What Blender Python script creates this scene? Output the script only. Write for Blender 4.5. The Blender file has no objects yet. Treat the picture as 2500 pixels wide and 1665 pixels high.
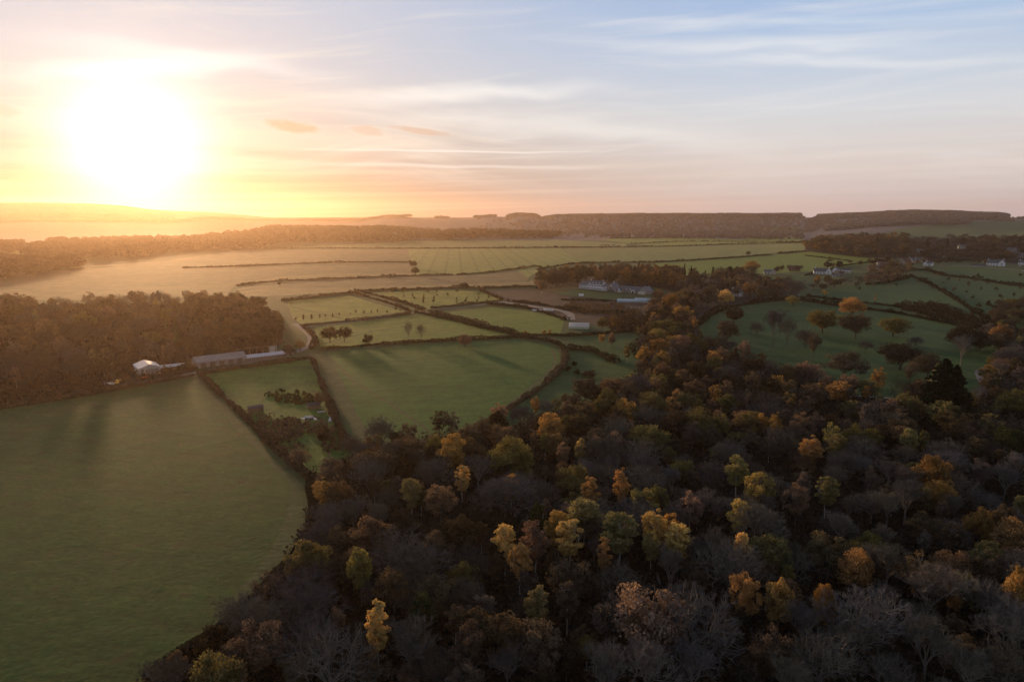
import bpy, math, random
import numpy as np
from mathutils import Vector, Matrix, geometry
rad = math.radians
sc = bpy.context.scene
COL = sc.collection
random.seed(7)
RNG = np.random.default_rng(11)

# ------------------------------------------------------------------ camera
CAMH = 100.0
PITCH = rad(10.25)
cam = bpy.data.objects.new('camera', bpy.data.cameras.new('camera'))
COL.objects.link(cam)
sc.camera = cam
cam.data.lens = 24; cam.data.sensor_width = 36
cam.data.clip_start = 1; cam.data.clip_end = 60000
cam.location = (0, 0, CAMH)
cam.rotation_euler = (math.pi / 2 - PITCH, 0, 0)

def ray(x, y):
    """direction of a point of the 2354-wide survey grid"""
    cx = (x * 1.06202 - 1250) / 1666.7; cy = (832.5 - y * 1.06202) / 1666.7
    d = np.array([cx, math.cos(PITCH) + cy * math.sin(PITCH), -math.sin(PITCH) + cy * math.cos(PITCH)])
    return d / np.linalg.norm(d)

# ------------------------------------------------------------------ sky, sun, exposure
SUN_D = ray(310, 345)
SUN_EL = math.asin(SUN_D[2]); SUN_AZ = math.atan2(SUN_D[0], SUN_D[1])
sun = bpy.data.objects.new('sun', bpy.data.lights.new('sun', 'SUN'))
COL.objects.link(sun)
sun.data.energy = 4.3; sun.data.angle = rad(4.5); sun.data.color = (1.0, 0.61, 0.30)
sun.rotation_euler = Vector(SUN_D).to_track_quat('Z', 'Y').to_euler()
sc.view_settings.view_transform = 'Standard'
sc.view_settings.look = 'None'
sc.view_settings.exposure = 0.15
sc.view_settings.gamma = 1.0
sc.render.engine = 'CYCLES'
cy = sc.cycles
cy.use_denoising = True
cy.max_bounces = 5; cy.diffuse_bounces = 3; cy.glossy_bounces = 2; cy.transmission_bounces = 3
cy.volume_bounces = 1; cy.transparent_max_bounces = 6
cy.sample_clamp_indirect = 4.0
cy.use_adaptive_sampling = True; cy.adaptive_threshold = 0.02

def lin(r, g, b):
    f = lambda c: (c / 255 / 12.92) if c / 255 <= .04045 else ((c / 255 + .055) / 1.055) ** 2.4
    return (f(r), f(g), f(b))

class X:
    """a socket in a node tree with arithmetic"""
    def __init__(s, t, k): s.t = t; s.k = k
    def op(s, o, b=None, c=None, rev=False):
        n = s.t.nodes.new('ShaderNodeMath'); n.operation = o
        vals = [s, b, c]
        if rev: vals = [b, s, c]
        for i, v in enumerate(vals):
            if v is None: continue
            if isinstance(v, X): s.t.links.new(v.k, n.inputs[i])
            else: n.inputs[i].default_value = v
        return X(s.t, n.outputs[0])
    def __add__(s, b): return s.op('ADD', b)
    def __sub__(s, b): return s.op('SUBTRACT', b)
    def __mul__(s, b): return s.op('MULTIPLY', b)
    def __truediv__(s, b): return s.op('DIVIDE', b)
    def rsub(s, a): return s.op('SUBTRACT', a, rev=True)
    def clamp(s): return s.op('MAXIMUM', 0.0).op('MINIMUM', 1.0)
    def smooth(s, a, b):
        n = s.t.nodes.new('ShaderNodeMapRange'); n.interpolation_type = 'SMOOTHSTEP'
        s.t.links.new(s.k, n.inputs[0]); n.inputs[1].default_value = a; n.inputs[2].default_value = b
        return X(s.t, n.outputs[0])
    def line(s, a, b, c=0., d=1.):
        n = s.t.nodes.new('ShaderNodeMapRange'); s.t.links.new(s.k, n.inputs[0])
        for i, v in enumerate((a, b, c, d)): n.inputs[i + 1].default_value = v
        return X(s.t, n.outputs[0])

def ramp(t, fac, stops):
    n = t.nodes.new('ShaderNodeValToRGB'); e = n.color_ramp.elements
    while len(e) < len(stops): e.new(.5)
    for k, (p, c) in zip(e, stops): k.position = p; k.color = (*c, 1)
    t.links.new(fac.k, n.inputs[0]); return n.outputs[0]

def mixc(t, fac, a, b, mode='MIX'):
    n = t.nodes.new('ShaderNodeMix'); n.data_type = 'RGBA'; n.blend_type = mode
    for i, v in ((0, fac), (6, a), (7, b)):
        if isinstance(v, X): t.links.new(v.k, n.inputs[i])
        elif hasattr(v, 'links'): t.links.new(v, n.inputs[i])
        elif isinstance(v, (int, float)): n.inputs[i].default_value = v
        else: n.inputs[i].default_value = (*v, 1)
    return n.outputs[2]

def comb(t, x, y, z):
    n = t.nodes.new('ShaderNodeCombineXYZ')
    for i, v in enumerate((x, y, z)):
        if isinstance(v, X): t.links.new(v.k, n.inputs[i])
        else: n.inputs[i].default_value = v
    return n.outputs[0]

def noise(t, vec, scale, detail=3., rough=.5, dist=0.):
    n = t.nodes.new('ShaderNodeTexNoise'); t.links.new(vec, n.inputs['Vector'])
    n.inputs['Scale'].default_value = scale; n.inputs['Detail'].default_value = detail
    n.inputs['Roughness'].default_value = rough; n.inputs['Distortion'].default_value = dist
    return X(t, n.outputs['Fac'])

def azel(x, y):
    d = ray(x, y); return math.degrees(math.atan2(d[0], d[1])), math.degrees(math.asin(d[2]))

world = bpy.data.worlds.new('World'); sc.world = world; world.use_nodes = True
def build_sky():
    t = world.node_tree; t.nodes.clear()
    tc = t.nodes.new('ShaderNodeTexCoord').outputs['Generated']
    nrm = t.nodes.new('ShaderNodeVectorMath'); nrm.operation = 'NORMALIZE'; t.links.new(tc, nrm.inputs[0])
    sp = t.nodes.new('ShaderNodeSeparateXYZ'); t.links.new(nrm.outputs[0], sp.inputs[0])
    dx, dy, dz = (X(t, o) for o in sp.outputs)
    el = dz.op('ARCSINE') * (180 / math.pi)
    az = dx.op('ARCTAN2', dy) * (180 / math.pi)
    dt = t.nodes.new('ShaderNodeVectorMath'); dt.operation = 'DOT_PRODUCT'
    t.links.new(nrm.outputs[0], dt.inputs[0]); dt.inputs[1].default_value = SUN_D
    sa = X(t, dt.outputs['Value']).op('MINIMUM', 1.0).op('ARCCOSINE') * (180 / math.pi)
    e01 = (el / 90.0).clamp()
    away = ramp(t, e01, [(0, lin(208, 194, 198)), (.04, lin(226, 214, 208)), (.09, lin(218, 222, 228)), (.15, lin(176, 200, 231)), (.22, lin(144, 176, 224)), (.34, lin(98, 118, 152)), (1, lin(66, 76, 96))])
    near = ramp(t, e01, [(0, lin(130, 106, 94)), (.03, lin(156, 142, 136)), (.075, lin(200, 196, 194)), (.12, lin(203, 207, 216)), (.22, lin(192, 204, 225)), (.36, lin(112, 128, 156)), (1, lin(66, 76, 96))])
    far = ramp(t, e01, [(0, lin(140, 134, 142)), (.08, lin(150, 152, 162)), (.3, lin(104, 114, 134)), (1, lin(66, 76, 96))])
    c = mixc(t, sa.smooth(10, 52), near, away)
    c = mixc(t, sa.smooth(60, 120), c, far)
    # physical sky, lends its own balance of tones
    s = t.nodes.new('ShaderNodeTexSky'); s.sky_type = 'NISHITA'; s.sun_disc = False
    s.sun_elevation = SUN_EL; s.sun_rotation = SUN_AZ; s.altitude = 100; s.dust_density = 2.0
    ns = mixc(t, 1.0, s.outputs[0], (.08, .08, .08), 'MULTIPLY')
    c = mixc(t, .06, c, ns)
    # high thin cirrus: long shallow streaks
    wx = noise(t, comb(t, az * .03, el * .06, 3.1), 1.0, 2)
    v1 = comb(t, az * .028 + wx * 1.2, (el + az * .045) * .42 + wx * 2.2, 1.7)
    n1 = noise(t, v1, 1.0, 4, .58, .4)
    v2 = comb(t, az * .05, (el - az * .10 + wx * 5.0) * .9, 7.7)
    n2 = noise(t, v2, 1.0, 3, .6)
    v3 = comb(t, az * .018, (el * 1.0 - az * .02) * 2.2, 4.2)
    n3 = noise(t, v3, 1.0, 2, .5)
    up = el.smooth(0.5, 5)
    cir = (n1.smooth(.46, .74) * .42 + n2.smooth(.50, .78) * .28) * up
    band = n3.smooth(.48, .72) * el.smooth(9, 2) * .18
    tint = mixc(t, sa.smooth(8, 45), lin(255, 244, 222), lin(242, 238, 236))
    c = mixc(t, cir.clamp(), c, tint)
    c = mixc(t, band.clamp(), c, mixc(t, sa.smooth(8, 50), lin(255, 238, 205), lin(238, 216, 204)))
    c = mixc(t, (n3.smooth(.55, .32) * el.smooth(10, 1) * .16).clamp(), c, lin(205, 186, 180))
    # individual streaks and the contrail
    wob = noise(t, comb(t, az * .12, el * .3, 0.), 1.0, 2)
    def streak(x0, y0, x1, y1, wid, amt, soft=8.):
        nonlocal c
        a0, e0 = azel(x0, y0); a1, e1 = azel(x1, y1); k = (e1 - e0) / (a1 - a0)
        dd = (el - (az * k + (e0 - k * a0)) + (wob - .5) * (wid * 2.2 + .2)).op('ABSOLUTE')
        m = dd.smooth(wid, 0.) * az.smooth(a0 - 1, a0 + (a1 - a0) * .45) * az.smooth(a1 + 1, a1 - (a1 - a0) * .45) * amt
        c = mixc(t, m.clamp(), c, lin(255, 252, 246))
    streak(-60, 172, 700, 128, 1.1, .8)
    streak(640, 218, 1500, 196, .9, .6)
    streak(560, 338, 1500, 348, .13, .55)
    streak(560, 372, 1500, 384, .22, .4)
    streak(-100, 40, 900, 190, .9, .35)
    streak(1240, 96, 2400, 88, .8, .28)
    streak(1250, 45, 2354, 20, .6, .22)
    streak(1500, 140, 2500, 128, .6, .35)
    streak(600, 230, 2000, 330, 1.5, .35)
    # three small low clouds lit from behind
    nn = noise(t, comb(t, az * .8, el * 2.0, 5.), 1.0, 3, .6)
    for (x0, y0, rx, ry, am) in ((668, 291, 1.9, .46, .62), (845, 300, 1.2, .40, .30), (965, 302, 2.4, .26, .42), (5, 255, 1.3, .4, .2)):
        a0, e0 = azel(x0, y0)
        q = ((az - a0) * (1 / rx)).op('POWER', 2.0) + ((el - e0 + (az - a0) * .12) * (1 / ry)).op('POWER', 2.0)
        q = q.op('SQRT') + (nn - .5) * 1.5
        m = q.smooth(1.35, .45) * am
        c = mixc(t, m.clamp(), c, lin(226, 178, 136))
        rim = q.smooth(1.7, 1.1) * q.smooth(.6, 1.1) * .10
        c = mixc(t, rim.clamp(), c, lin(255, 246, 225))
    # aureole of the low sun
    g1 = (sa * sa * (-1 / 17.)).op('EXPONENT') * 1.1
    g2 = (sa * (-1 / 8.0)).op('EXPONENT') * .07
    def addg(c, g, col):
        m = mixc(t, 1.0, (0, 0, 0), col, 'ADD')
        q = t.nodes.new('ShaderNodeVectorMath'); q.operation = 'SCALE'
        t.links.new(m, q.inputs[0]); t.links.new(g.k, q.inputs['Scale'])
        return mixc(t, 1.0, c, q.outputs[0], 'ADD')
    c = addg(c, g1, (1., .97, .90)); c = addg(c, g2, (1., .88, .70))
    bg = t.nodes.new('ShaderNodeBackground'); t.links.new(c, bg.inputs[0])
    bg.inputs[1].default_value = SKY_STRENGTH
    out = t.nodes.new('ShaderNodeOutputWorld'); t.links.new(bg.outputs[0], out.inputs[0])
SKY_STRENGTH = 0.92
build_sky()

# ------------------------------------------------------------------ terrain height
def sstep(x):
    x = np.clip(x, 0, 1); return x * x * (3 - 2 * x)
RIDGES = []
def ridge(D, Wf, Wb, prof, th):
    A, H = [], []
    for x, y in prof:
        d = ray(x, y); g = math.hypot(d[0], d[1])
        A.append(math.degrees(math.atan2(d[0], d[1]))); H.append(max(0., CAMH + d[2] / g * D - th))
    RIDGES.append((D, Wf, Wb, np.array(A), np.array(H)))
ridge(3750, 1150, 900, [(-900, 530), (0, 541), (300, 541), (480, 532), (560, 527), (640, 521), (900, 522), (1000, 530), (1060, 529), (1120, 530), (1290, 540), (1420, 546), (1845, 546), (2000, 540), (2354, 530), (3200, 520)], 16)
ridge(6200, 2000, 1500, [(-900, 500), (0, 506), (100, 504), (200, 505), (400, 507), (470, 500), (560, 502), (700, 503.5), (830, 503.5), (880, 497), (940, 494.5), (965, 500), (1015, 498), (1060, 498.5), (1130, 495), (1165, 495), (1190, 490), (1230, 493), (1243, 498), (1280, 492), (1460, 491), (1840, 493), (1858, 499), (1880, 491), (2000, 487), (2100, 483), (2200, 486.5), (2300, 491), (2330, 497), (2600, 495), (3200, 495)], 14)
ridge(2500, 850, 900, [(-900, 600), (1760, 600), (1850, 548), (1900, 533), (1960, 526), (2100, 530), (2200, 537), (2354, 542), (3200, 542)], 14)
ridge(4700, 1500, 900, [(-900, 560), (1700, 560), (1800, 535), (1900, 521), (2000, 509), (2100, 502), (2250, 501), (2354, 505), (2600, 500), (3200, 500)], 12)
ridge(7000, 750, 800, [(-900, 492), (0, 493), (80, 489.5), (150, 490), (230, 494), (300, 495), (360, 498), (400, 503), (500, 525), (3200, 525)], 14)
ridge(8000, 900, 1000, [(-900, 466), (0, 463.5), (110, 464), (213, 466), (288, 471.5), (345, 480), (400, 484), (480, 486), (540, 491), (620, 499), (3200, 499)], 0)
def hgt(x, y):
    x = np.asarray(x, float); y = np.asarray(y, float)
    r = np.hypot(x, y); a = np.degrees(np.arctan2(x, y))
    h = 1.6 * np.sin(x / 137. + 1.3) * np.sin(y / 173. + .4) * sstep((r - 150) / 400)
    h = h + 7.0 * np.sin(x / 610. + 2.2) * np.sin(y / 430. + 1.0) * sstep((r - 1000) / 900)
    for D, Wf, Wb, A, H in RIDGES:
        f = np.where(r < D, sstep((r - (D - Wf)) / Wf), sstep(1 - (r - D) / Wb))
        q = np.interp(a, A, H) + (5 * np.sin(a * 2.1 + D) + 3 * np.sin(a * 5.3 + r / 300)) * f * (D > 3900) * .5 * (r < D - 150)
        h = np.where(q * f > h, q * f, h)
    return h
def h1(x, y): return float(hgt(x, y))
_T = np.geomspace(40, 9700, 700)
def G(x, y, z=0.):
    """where the line of sight of survey point (x, y) comes down to z metres above the land"""
    d = ray(x, y); P = np.array([0, 0, CAMH]) + _T[:, None] * d
    f = P[:, 2] - hgt(P[:, 0], P[:, 1]) - z
    i = np.argmax(f < 0)
    if f[i] >= 0: i = len(_T) - 1
    a, b = _T[max(i - 1, 0)], _T[i]
    for _ in range(18):
        m = (a + b) / 2; p = np.array([0, 0, CAMH]) + m * d
        if p[2] - h1(p[0], p[1]) - z < 0: b = m
        else: a = m
    return (float(p[0]), float(p[1]))
def inpoly(px, py, poly):
    px = np.asarray(px); py = np.asarray(py); c = np.zeros(px.shape, bool)
    n = len(poly); j = n - 1
    for i in range(n):
        xi, yi = poly[i]; xj, yj = poly[j]
        if yi != yj:
            c ^= ((yi > py) != (yj > py)) & (px < (xj - xi) * (py - yi) / (yj - yi) + xi)
        j = i
    return c
def subd(pts, close=False, step=22.):
    out = []; P = list(pts) + ([pts[0]] if close else [])
    for (x0, y0), (x1, y1) in zip(P, P[1:]):
        n = max(1, int(math.hypot(x1 - x0, (y1 - y0) * 2) / step))
        for k in range(n): out.append((x0 + (x1 - x0) * k / n, y0 + (y1 - y0) * k / n))
    if not close: out.append(P[-1])
    return out
def poly(pts): return [G(x, y) for x, y in subd(pts, True)]
def curve(pts, n=6):
    """smooth a polyline (Catmull-Rom)"""
    P = [pts[0]] + list(pts) + [pts[-1]]; out = []
    for i in range(1, len(P) - 2):
        for k in range(n):
            t = k / n; a, b, c, d = P[i - 1], P[i], P[i + 1], P[i + 2]
            out.append(tuple(.5 * (2 * b[j] + (c[j] - a[j]) * t + (2 * a[j] - 5 * b[j] + 4 * c[j] - d[j]) * t * t + (3 * b[j] - a[j] - 3 * c[j] + d[j]) * t ** 3) for j in (0, 1)))
    out.append(pts[-1]); return out
def world_line(pts): return [G(x, y) for x, y in curve(pts)]
def resample(P, step):
    P = np.array(P); d = np.r_[0, np.cumsum(np.hypot(*np.diff(P, axis=0).T))]
    s = np.linspace(0, d[-1], max(2, int(d[-1] / step) + 1))
    return np.c_[np.interp(s, d, P[:, 0]), np.interp(s, d, P[:, 1])]
def ribbon(pts, w):
    P = resample(world_line(pts), max(5., w)); t = np.gradient(P, axis=0); t /= np.linalg.norm(t, axis=1)[:, None] + 1e-9
    n = np.c_[-t[:, 1], t[:, 0]] * w / 2
    return [tuple(p) for p in P + n] + [tuple(p) for p in (P - n)[::-1]]

# ------------------------------------------------------------------ materials
def mat(name):
    m = bpy.data.materials.new(name); m.use_nodes = True; t = m.node_tree; t.nodes.clear()
    o = t.nodes.new('ShaderNodeOutputMaterial'); return m, t, o
def wpos(t): return t.nodes.new('ShaderNodeNewGeometry').outputs['Position']
def scalev(t, v, s):
    n = t.nodes.new('ShaderNodeMapping'); t.links.new(v, n.inputs[0]); n.inputs['Scale'].default_value = s
    return n
def land(name, c1, c2, c3=None, big=60., streak_dir=None, streak=0., bump=.5, tram=None, patch=.5, rough=.9, fine=1.0, sheen=.04, tufts=0.):
    """soil or sward: patches between c1 and c2, blotches of c3, drilled rows along streak_dir"""
    m, t, o = mat(name); P = wpos(t)
    n1 = noise(t, P, 1 / big, 5, .6, .4); n2 = noise(t, P, 1 / (big * .19), 4, .65); n3 = noise(t, P, .55 * fine, 4, .7); n4 = noise(t, P, .12 * fine, 3, .6)
    c = mixc(t, (n1 * .6 + n2 * .4).smooth(.38, .62), c1, c2)
    if c3: c = mixc(t, (n2 * .55 + n1 * .2 + n4 * .25).smooth(patch, patch + .1) * .75, c, c3)
    if tufts:
        n5 = noise(t, P, .17, 4, .65, .5); n6 = noise(t, P, 1 / 34., 3, .6)
        c = mixc(t, (n5.smooth(.60, .72) * n6.smooth(.42, .60)) * tufts, c, tuple(v * .35 for v in c3))
    h = n3 * .6 + n4 * .8
    val = n3.line(.25, .75, .62, 1.38) * n4.line(.25, .75, .72, 1.3)
    if streak_dir is not None:
        mp = t.nodes.new('ShaderNodeMapping'); t.links.new(P, mp.inputs[0]); mp.inputs['Rotation'].default_value = (0, 0, -streak_dir)
        mp.inputs['Scale'].default_value = (1, 1, 1)
        m2 = scalev(t, mp.outputs[0], (.012, .30, 1)); s1 = noise(t, m2.outputs[0], 1.0, 3, .6, .3)
        val = val * s1.line(.3, .7, 1 - streak, 1 + streak); h = h + s1 * .25
        m3 = scalev(t, mp.outputs[0], (.004, .05, 1)); s2 = noise(t, m3.outputs[0], 1.0, 2, .5, .2)
        val = val * s2.line(.3, .7, 1 - streak * .6, 1 + streak * .6)
    c = mixc(t, 1.0, c, comb(t, val, val, val), 'MULTIPLY')
    if tram:
        ang, per, wid, off = tram
        sx = t.nodes.new('ShaderNodeSeparateXYZ'); t.links.new(P, sx.inputs[0])
        u = (X(t, sx.outputs[0]) * math.cos(ang) + X(t, sx.outputs[1]) * math.sin(ang) + off) / per
        f = (u.op('FRACT') - .5).op('ABSOLUTE') * per
        ln = (f - 1.6).op('ABSOLUTE').smooth(wid, wid * .4)
        c = mixc(t, ln * .7, c, tuple(v * .35 for v in c1))
    b = t.nodes.new('ShaderNodeBsdfPrincipled'); t.links.new(c, b.inputs['Base Color']); b.inputs['Roughness'].default_value = rough
    b.inputs['Specular IOR Level'].default_value = .15
    b.inputs['Sheen Weight'].default_value = sheen; b.inputs['Sheen Roughness'].default_value = .4
    b.inputs['Sheen Tint'].default_value = (*[min(1, v * 4) for v in c1], 1)
    bp = t.nodes.new('ShaderNodeBump'); bp.inputs['Strength'].default_value = bump; bp.inputs['Distance'].default_value = .5
    t.links.new(h.k, bp.inputs['Height']); t.links.new(bp.outputs[0], b.inputs['Normal'])
    t.links.new(b.outputs[0], o.inputs[0]); return m
def leafmat(name, trans=.35, val=(.6, 1.5)):
    """foliage: takes its hue from the colour of its tree"""
    m, t, o = mat(name); oi = t.nodes.new('ShaderNodeObjectInfo')
    P = wpos(t); n = noise(t, P, .45, 3, .7); n2 = noise(t, P, 2.3, 2, .6)
    v = n.line(.3, .7, *val) * n2.line(.25, .75, .75, 1.25)
    c = mixc(t, 1.0, oi.outputs['Color'], comb(t, v, v, v), 'MULTIPLY')
    c = mixc(t, n.smooth(.45, .7) * .35, c, mixc(t, 1.0, c, (1.12, 1.0, .78), 'MULTIPLY'))
    d = t.nodes.new('ShaderNodeBsdfDiffuse'); t.links.new(c, d.inputs[0])
    if trans:
        tr = t.nodes.new('ShaderNodeBsdfTranslucent'); t.links.new(mixc(t, 1.0, c, (1.25, 1.12, .8), 'MULTIPLY'), tr.inputs[0])
        mx = t.nodes.new('ShaderNodeMixShader'); mx.inputs[0].default_value = trans
        t.links.new(d.outputs[0], mx.inputs[1]); t.links.new(tr.outputs[0], mx.inputs[2]); t.links.new(mx.outputs[0], o.inputs[0])
    else: t.links.new(d.outputs[0], o.inputs[0])
    return m
def plain(name, c, rough=.8, metal=0., var=.25, scale=.8, spec=.3):
    m, t, o = mat(name); P = wpos(t); n = noise(t, P, scale, 4, .6); n2 = noise(t, P, scale * .15, 2)
    v = n.line(.25, .75, 1 - var, 1 + var) * n2.line(.3, .7, 1 - var * .5, 1 + var * .5)
    b = t.nodes.new('ShaderNodeBsdfPrincipled'); t.links.new(mixc(t, 1.0, c, comb(t, v, v, v), 'MULTIPLY'), b.inputs['Base Color'])
    b.inputs['Roughness'].default_value = rough; b.inputs['Metallic'].default_value = metal; b.inputs['Specular IOR Level'].default_value = spec
    t.links.new(b.outputs[0], o.inputs[0]); return m
M = {}
M['bark'] = plain('bark', (.10, .082, .068), var=.4)
M['birch_bark'] = plain('birch_bark', (.42, .39, .35), var=.4)
M['leaf'] = leafmat('leaf')
M['twig'] = leafmat('twig', 0., (.75, 1.3))
M['dense'] = leafmat('dense', .12)
M['slate'] = plain('slate', (.10, .11, .125), .5, spec=.5)
M['tile'] = plain('tile', (.13, .075, .06), .8)
M['darkroof'] = plain('darkroof', (.07, .07, .08), .6)
M['white'] = plain('white', (.78, .78, .78), .7, var=.06)
M['cream'] = plain('cream', (.62, .57, .47), .8, var=.12)
M['stone'] = plain('stone', (.36, .34, .31), .85, var=.22)
M['brick'] = plain('brick', (.26, .13, .09), .85)
M['glass'] = plain('glass', (.03, .035, .045), .12, spec=.8, var=.1)
M['sheet'] = plain('sheet', (.52, .52, .54), .42, .3, .15, .3)
M['sheetdark'] = plain('sheetdark', (.30, .27, .25), .7, 0., .2, .4)
M['wood'] = plain('wood', (.22, .16, .11), .85)
M['polythene'] = plain('polythene', (.84, .85, .85), .35, var=.05)
def _thin(m, f):
    t = m.node_tree; p = next(n for n in t.nodes if n.type == 'BSDF_PRINCIPLED'); o = next(n for n in t.nodes if n.type == 'OUTPUT_MATERIAL')
    tr = t.nodes.new('ShaderNodeBsdfTranslucent'); tr.inputs[0].default_value = (.95, .95, .93, 1); mx = t.nodes.new('ShaderNodeMixShader'); mx.inputs[0].default_value = f
    t.links.new(p.outputs[0], mx.inputs[1]); t.links.new(tr.outputs[0], mx.inputs[2]); t.links.new(mx.outputs[0], o.inputs[0])
_thin(M['polythene'], .55)
M['greenpanel'] = plain('greenpanel', (.42, .50, .36), .6, var=.1)
M['glazing'] = plain('glazing', (.50, .62, .66), .15, spec=.8, var=.1)
M['red'] = plain('red', (.50, .08, .05), .5, var=.1)
M['blue'] = plain('blue', (.08, .18, .45), .4, var=.1)
M['yellow'] = plain('yellow', (.75, .42, .06), .5, var=.1)
M['paint'] = plain('paint', (.75, .76, .78), .3, spec=.5, var=.05)
M['tyre'] = plain('tyre', (.02, .02, .02), .9)
M['tarmac'] = plain('tarmac', (.17, .155, .145), .85, var=.2, scale=.3)
M['gravel'] = plain('gravel', (.26, .22, .18), .95, var=.3, scale=.5)
M['water'] = plain('water', (.02, .025, .02), .05, spec=.6)

# ------------------------------------------------------------------ object helpers
def tag(o, label=None, cat=None, group=None, kind=None):
    if label: o['label'] = label
    if cat: o['category'] = cat
    if group: o['group'] = group
    if kind: o['kind'] = kind
    return o
def quads(V, n4=None):
    """mesh data from an (n*4, 3) block of quad corners"""
    me = bpy.data.meshes.new('mesh'); nv = len(V); nf = nv // 4
    me.vertices.add(nv); me.loops.add(nv); me.polygons.add(nf)
    me.vertices.foreach_set('co', np.asarray(V, np.float32).ravel())
    me.loops.foreach_set('vertex_index', np.arange(nv, dtype=np.int32))
    me.polygons.foreach_set('loop_start', np.arange(0, nv, 4, dtype=np.int32))
    me.update(calc_edges=True); return me
def link(name, me, m, parent=None, loc=None, color=None):
    if me is not None and m is not None and not me.materials: me.materials.append(m)
    o = bpy.data.objects.new(name, me); COL.objects.link(o)
    if parent: o.parent = parent
    if loc is not None: o.location = loc
    if color: o.color = (*color, 1)
    return o
def faces(name, V, F, m, parent=None, loc=None):
    me = bpy.data.meshes.new(name); me.from_pydata([tuple(v) for v in V], [], F); me.update()
    return link(name, me, m, parent, loc)
def thing(name, label, cat, loc=(0, 0, 0), rz=0., group=None):
    o = bpy.data.objects.new(name, None); COL.objects.link(o); o.empty_display_size = .5
    o.location = loc; o.rotation_euler = (0, 0, rz); return tag(o, label, cat, group)

# ------------------------------------------------------------------ fields, roads, land
dirof = lambda a, b: math.atan2(G(*b)[1] - G(*a)[1], G(*b)[0] - G(*a)[0])
tram_a = dirof((1080, 573), (1104, 624)) + math.pi / 2
L = {}
L['near'] = land('near_pasture', (0.035, 0.081, 0.016), (0.053, 0.081, 0.019), (0.069, 0.051, 0.023), 38., dirof((100, 1000), (700, 1060)), .11, .35, patch=.54, tufts=.85)
L['wheat'] = land('green_crop', (0.039, 0.107, 0.017), (0.051, 0.112, 0.020), (0.063, 0.090, 0.023), 50., dirof((800, 900), (1200, 860)), .17, .35, patch=.58)
L['rough'] = land('rough_grass', (0.078, 0.152, 0.023), (0.057, 0.105, 0.021), (0.055, 0.051, 0.025), 26., None, 0, .8, patch=.53, tufts=.7)
L['lit'] = land('sunlit_pasture', (0.186, 0.207, 0.036), (0.137, 0.165, 0.032), (0.118, 0.104, 0.038), 40., dirof((700, 700), (900, 700)), .15, .8, patch=.55)  # yellow sward with the sunlit brightness put into its colour
L['litgreen'] = land('pasture', (0.108, 0.165, 0.025), (0.132, 0.171, 0.029), (0.098, 0.098, 0.032), 45., dirof((760, 770), (1000, 745)), .15, .8, patch=.56)  # green sward, sunlight likewise painted into the base colour
L['heath'] = land('dead_bracken', (.062, .042, .027), (.078, .053, .035), (.05, .05, .022), 20., None, 0, 1., patch=.56)
L['park'] = land('park_grass', (.034, .078, .019), (.046, .084, .022), (.052, .062, .024), 60., dirof((1700, 800), (2000, 830)), .12, .35, patch=.58, tufts=.5)
L['hillgreen'] = land('hill_pasture', (0.044, 0.091, 0.040), (0.054, 0.098, 0.040), (0.064, 0.085, 0.040), 70., None, 0, .5, patch=.6)
L['stubble'] = land('stubble', (.21, .165, .070), (.18, .15, .060), None, 90., dirof((700, 640), (1000, 625)), .12, .5, fine=.4)
L['plough'] = land('ploughland', (.135, .112, .048), (.155, .128, .056), None, 90., dirof((600, 590), (900, 588)), .14, .5, fine=.4)
L['tram'] = land('winter_wheat', (0.147, 0.183, 0.044), (0.176, 0.195, 0.053), None, 120., tram_a, .08, .4, (tram_a, 31., 1.0, 4.), fine=.4)
L['farcrop'] = land('far_crop', (0.127, 0.159, 0.047), (0.147, 0.165, 0.053), None, 120., None, 0, .4, fine=.3)
L['fargreen'] = land('far_green', (0.127, 0.183, 0.032), (0.137, 0.177, 0.037), None, 120., None, 0, .4, fine=.3)
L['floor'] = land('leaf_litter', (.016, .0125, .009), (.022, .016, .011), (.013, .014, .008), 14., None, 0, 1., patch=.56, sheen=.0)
L['hill'] = land('hazed_hillside', (.125, .115, .122), (.15, .135, .138), (.10, .095, .098), 90., None, 0, 1., patch=.5, fine=.15, sheen=0.)  # hill ground paled and purpled: distance haze painted into the colour
L['ground'] = land('meadow', (0.045, 0.073, 0.021), (0.055, 0.076, 0.025), (0.057, 0.056, 0.029), 40., None, 0, .7, patch=.54)
L['track'] = land('worn_grass', (.070, .092, .034), (.058, .082, .026), (.085, .070, .044), 12., None, 0, .6, patch=.54)
L['tarmac'] = M['tarmac']; L['gravel'] = M['gravel']; L['water'] = M['water']
L['lawn'] = land('lawn', (.060, .100, .022), (.072, .105, .025), None, 30., None, 0, .3)

PARKWOOD = [(260, 1640), (350, 1560), (520, 1440), (620, 1350), (692, 1240), (718, 1150), (715, 1095), (800, 1052), (850, 1020), (950, 1022), (985, 1000), (1075, 1002), (1200, 972), (1300, 935), (1390, 912), (1450, 880), (1478, 840), (1440, 800), (1480, 770), (1500, 690), (1560, 690), (1600, 740), (1620, 790), (1700, 818), (1780, 845), (1860, 862), (1900, 900), (2000, 915), (2110, 925), (2240, 925), (2265, 870), (2300, 790), (2560, 760), (2900, 1000), (2900, 1640)]
LEFTWOOD = [(-500, 960), (-50, 940), (150, 912), (300, 882), (440, 858), (470, 838), (620, 812), (648, 790), (652, 745), (636, 720), (560, 700), (300, 700), (-500, 715)]
MANORWOOD = [(1228, 668), (1300, 661), (1420, 657), (1500, 660), (1570, 674), (1594, 670), (1598, 648), (1500, 636), (1330, 636), (1238, 650)]
COTTAGEWOOD = [(1560, 702), (1600, 736), (1640, 709), (1700, 697), (1830, 686), (1838, 664), (1760, 655), (1735, 645), (1735, 628), (1600, 640), (1560, 672)]
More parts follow.
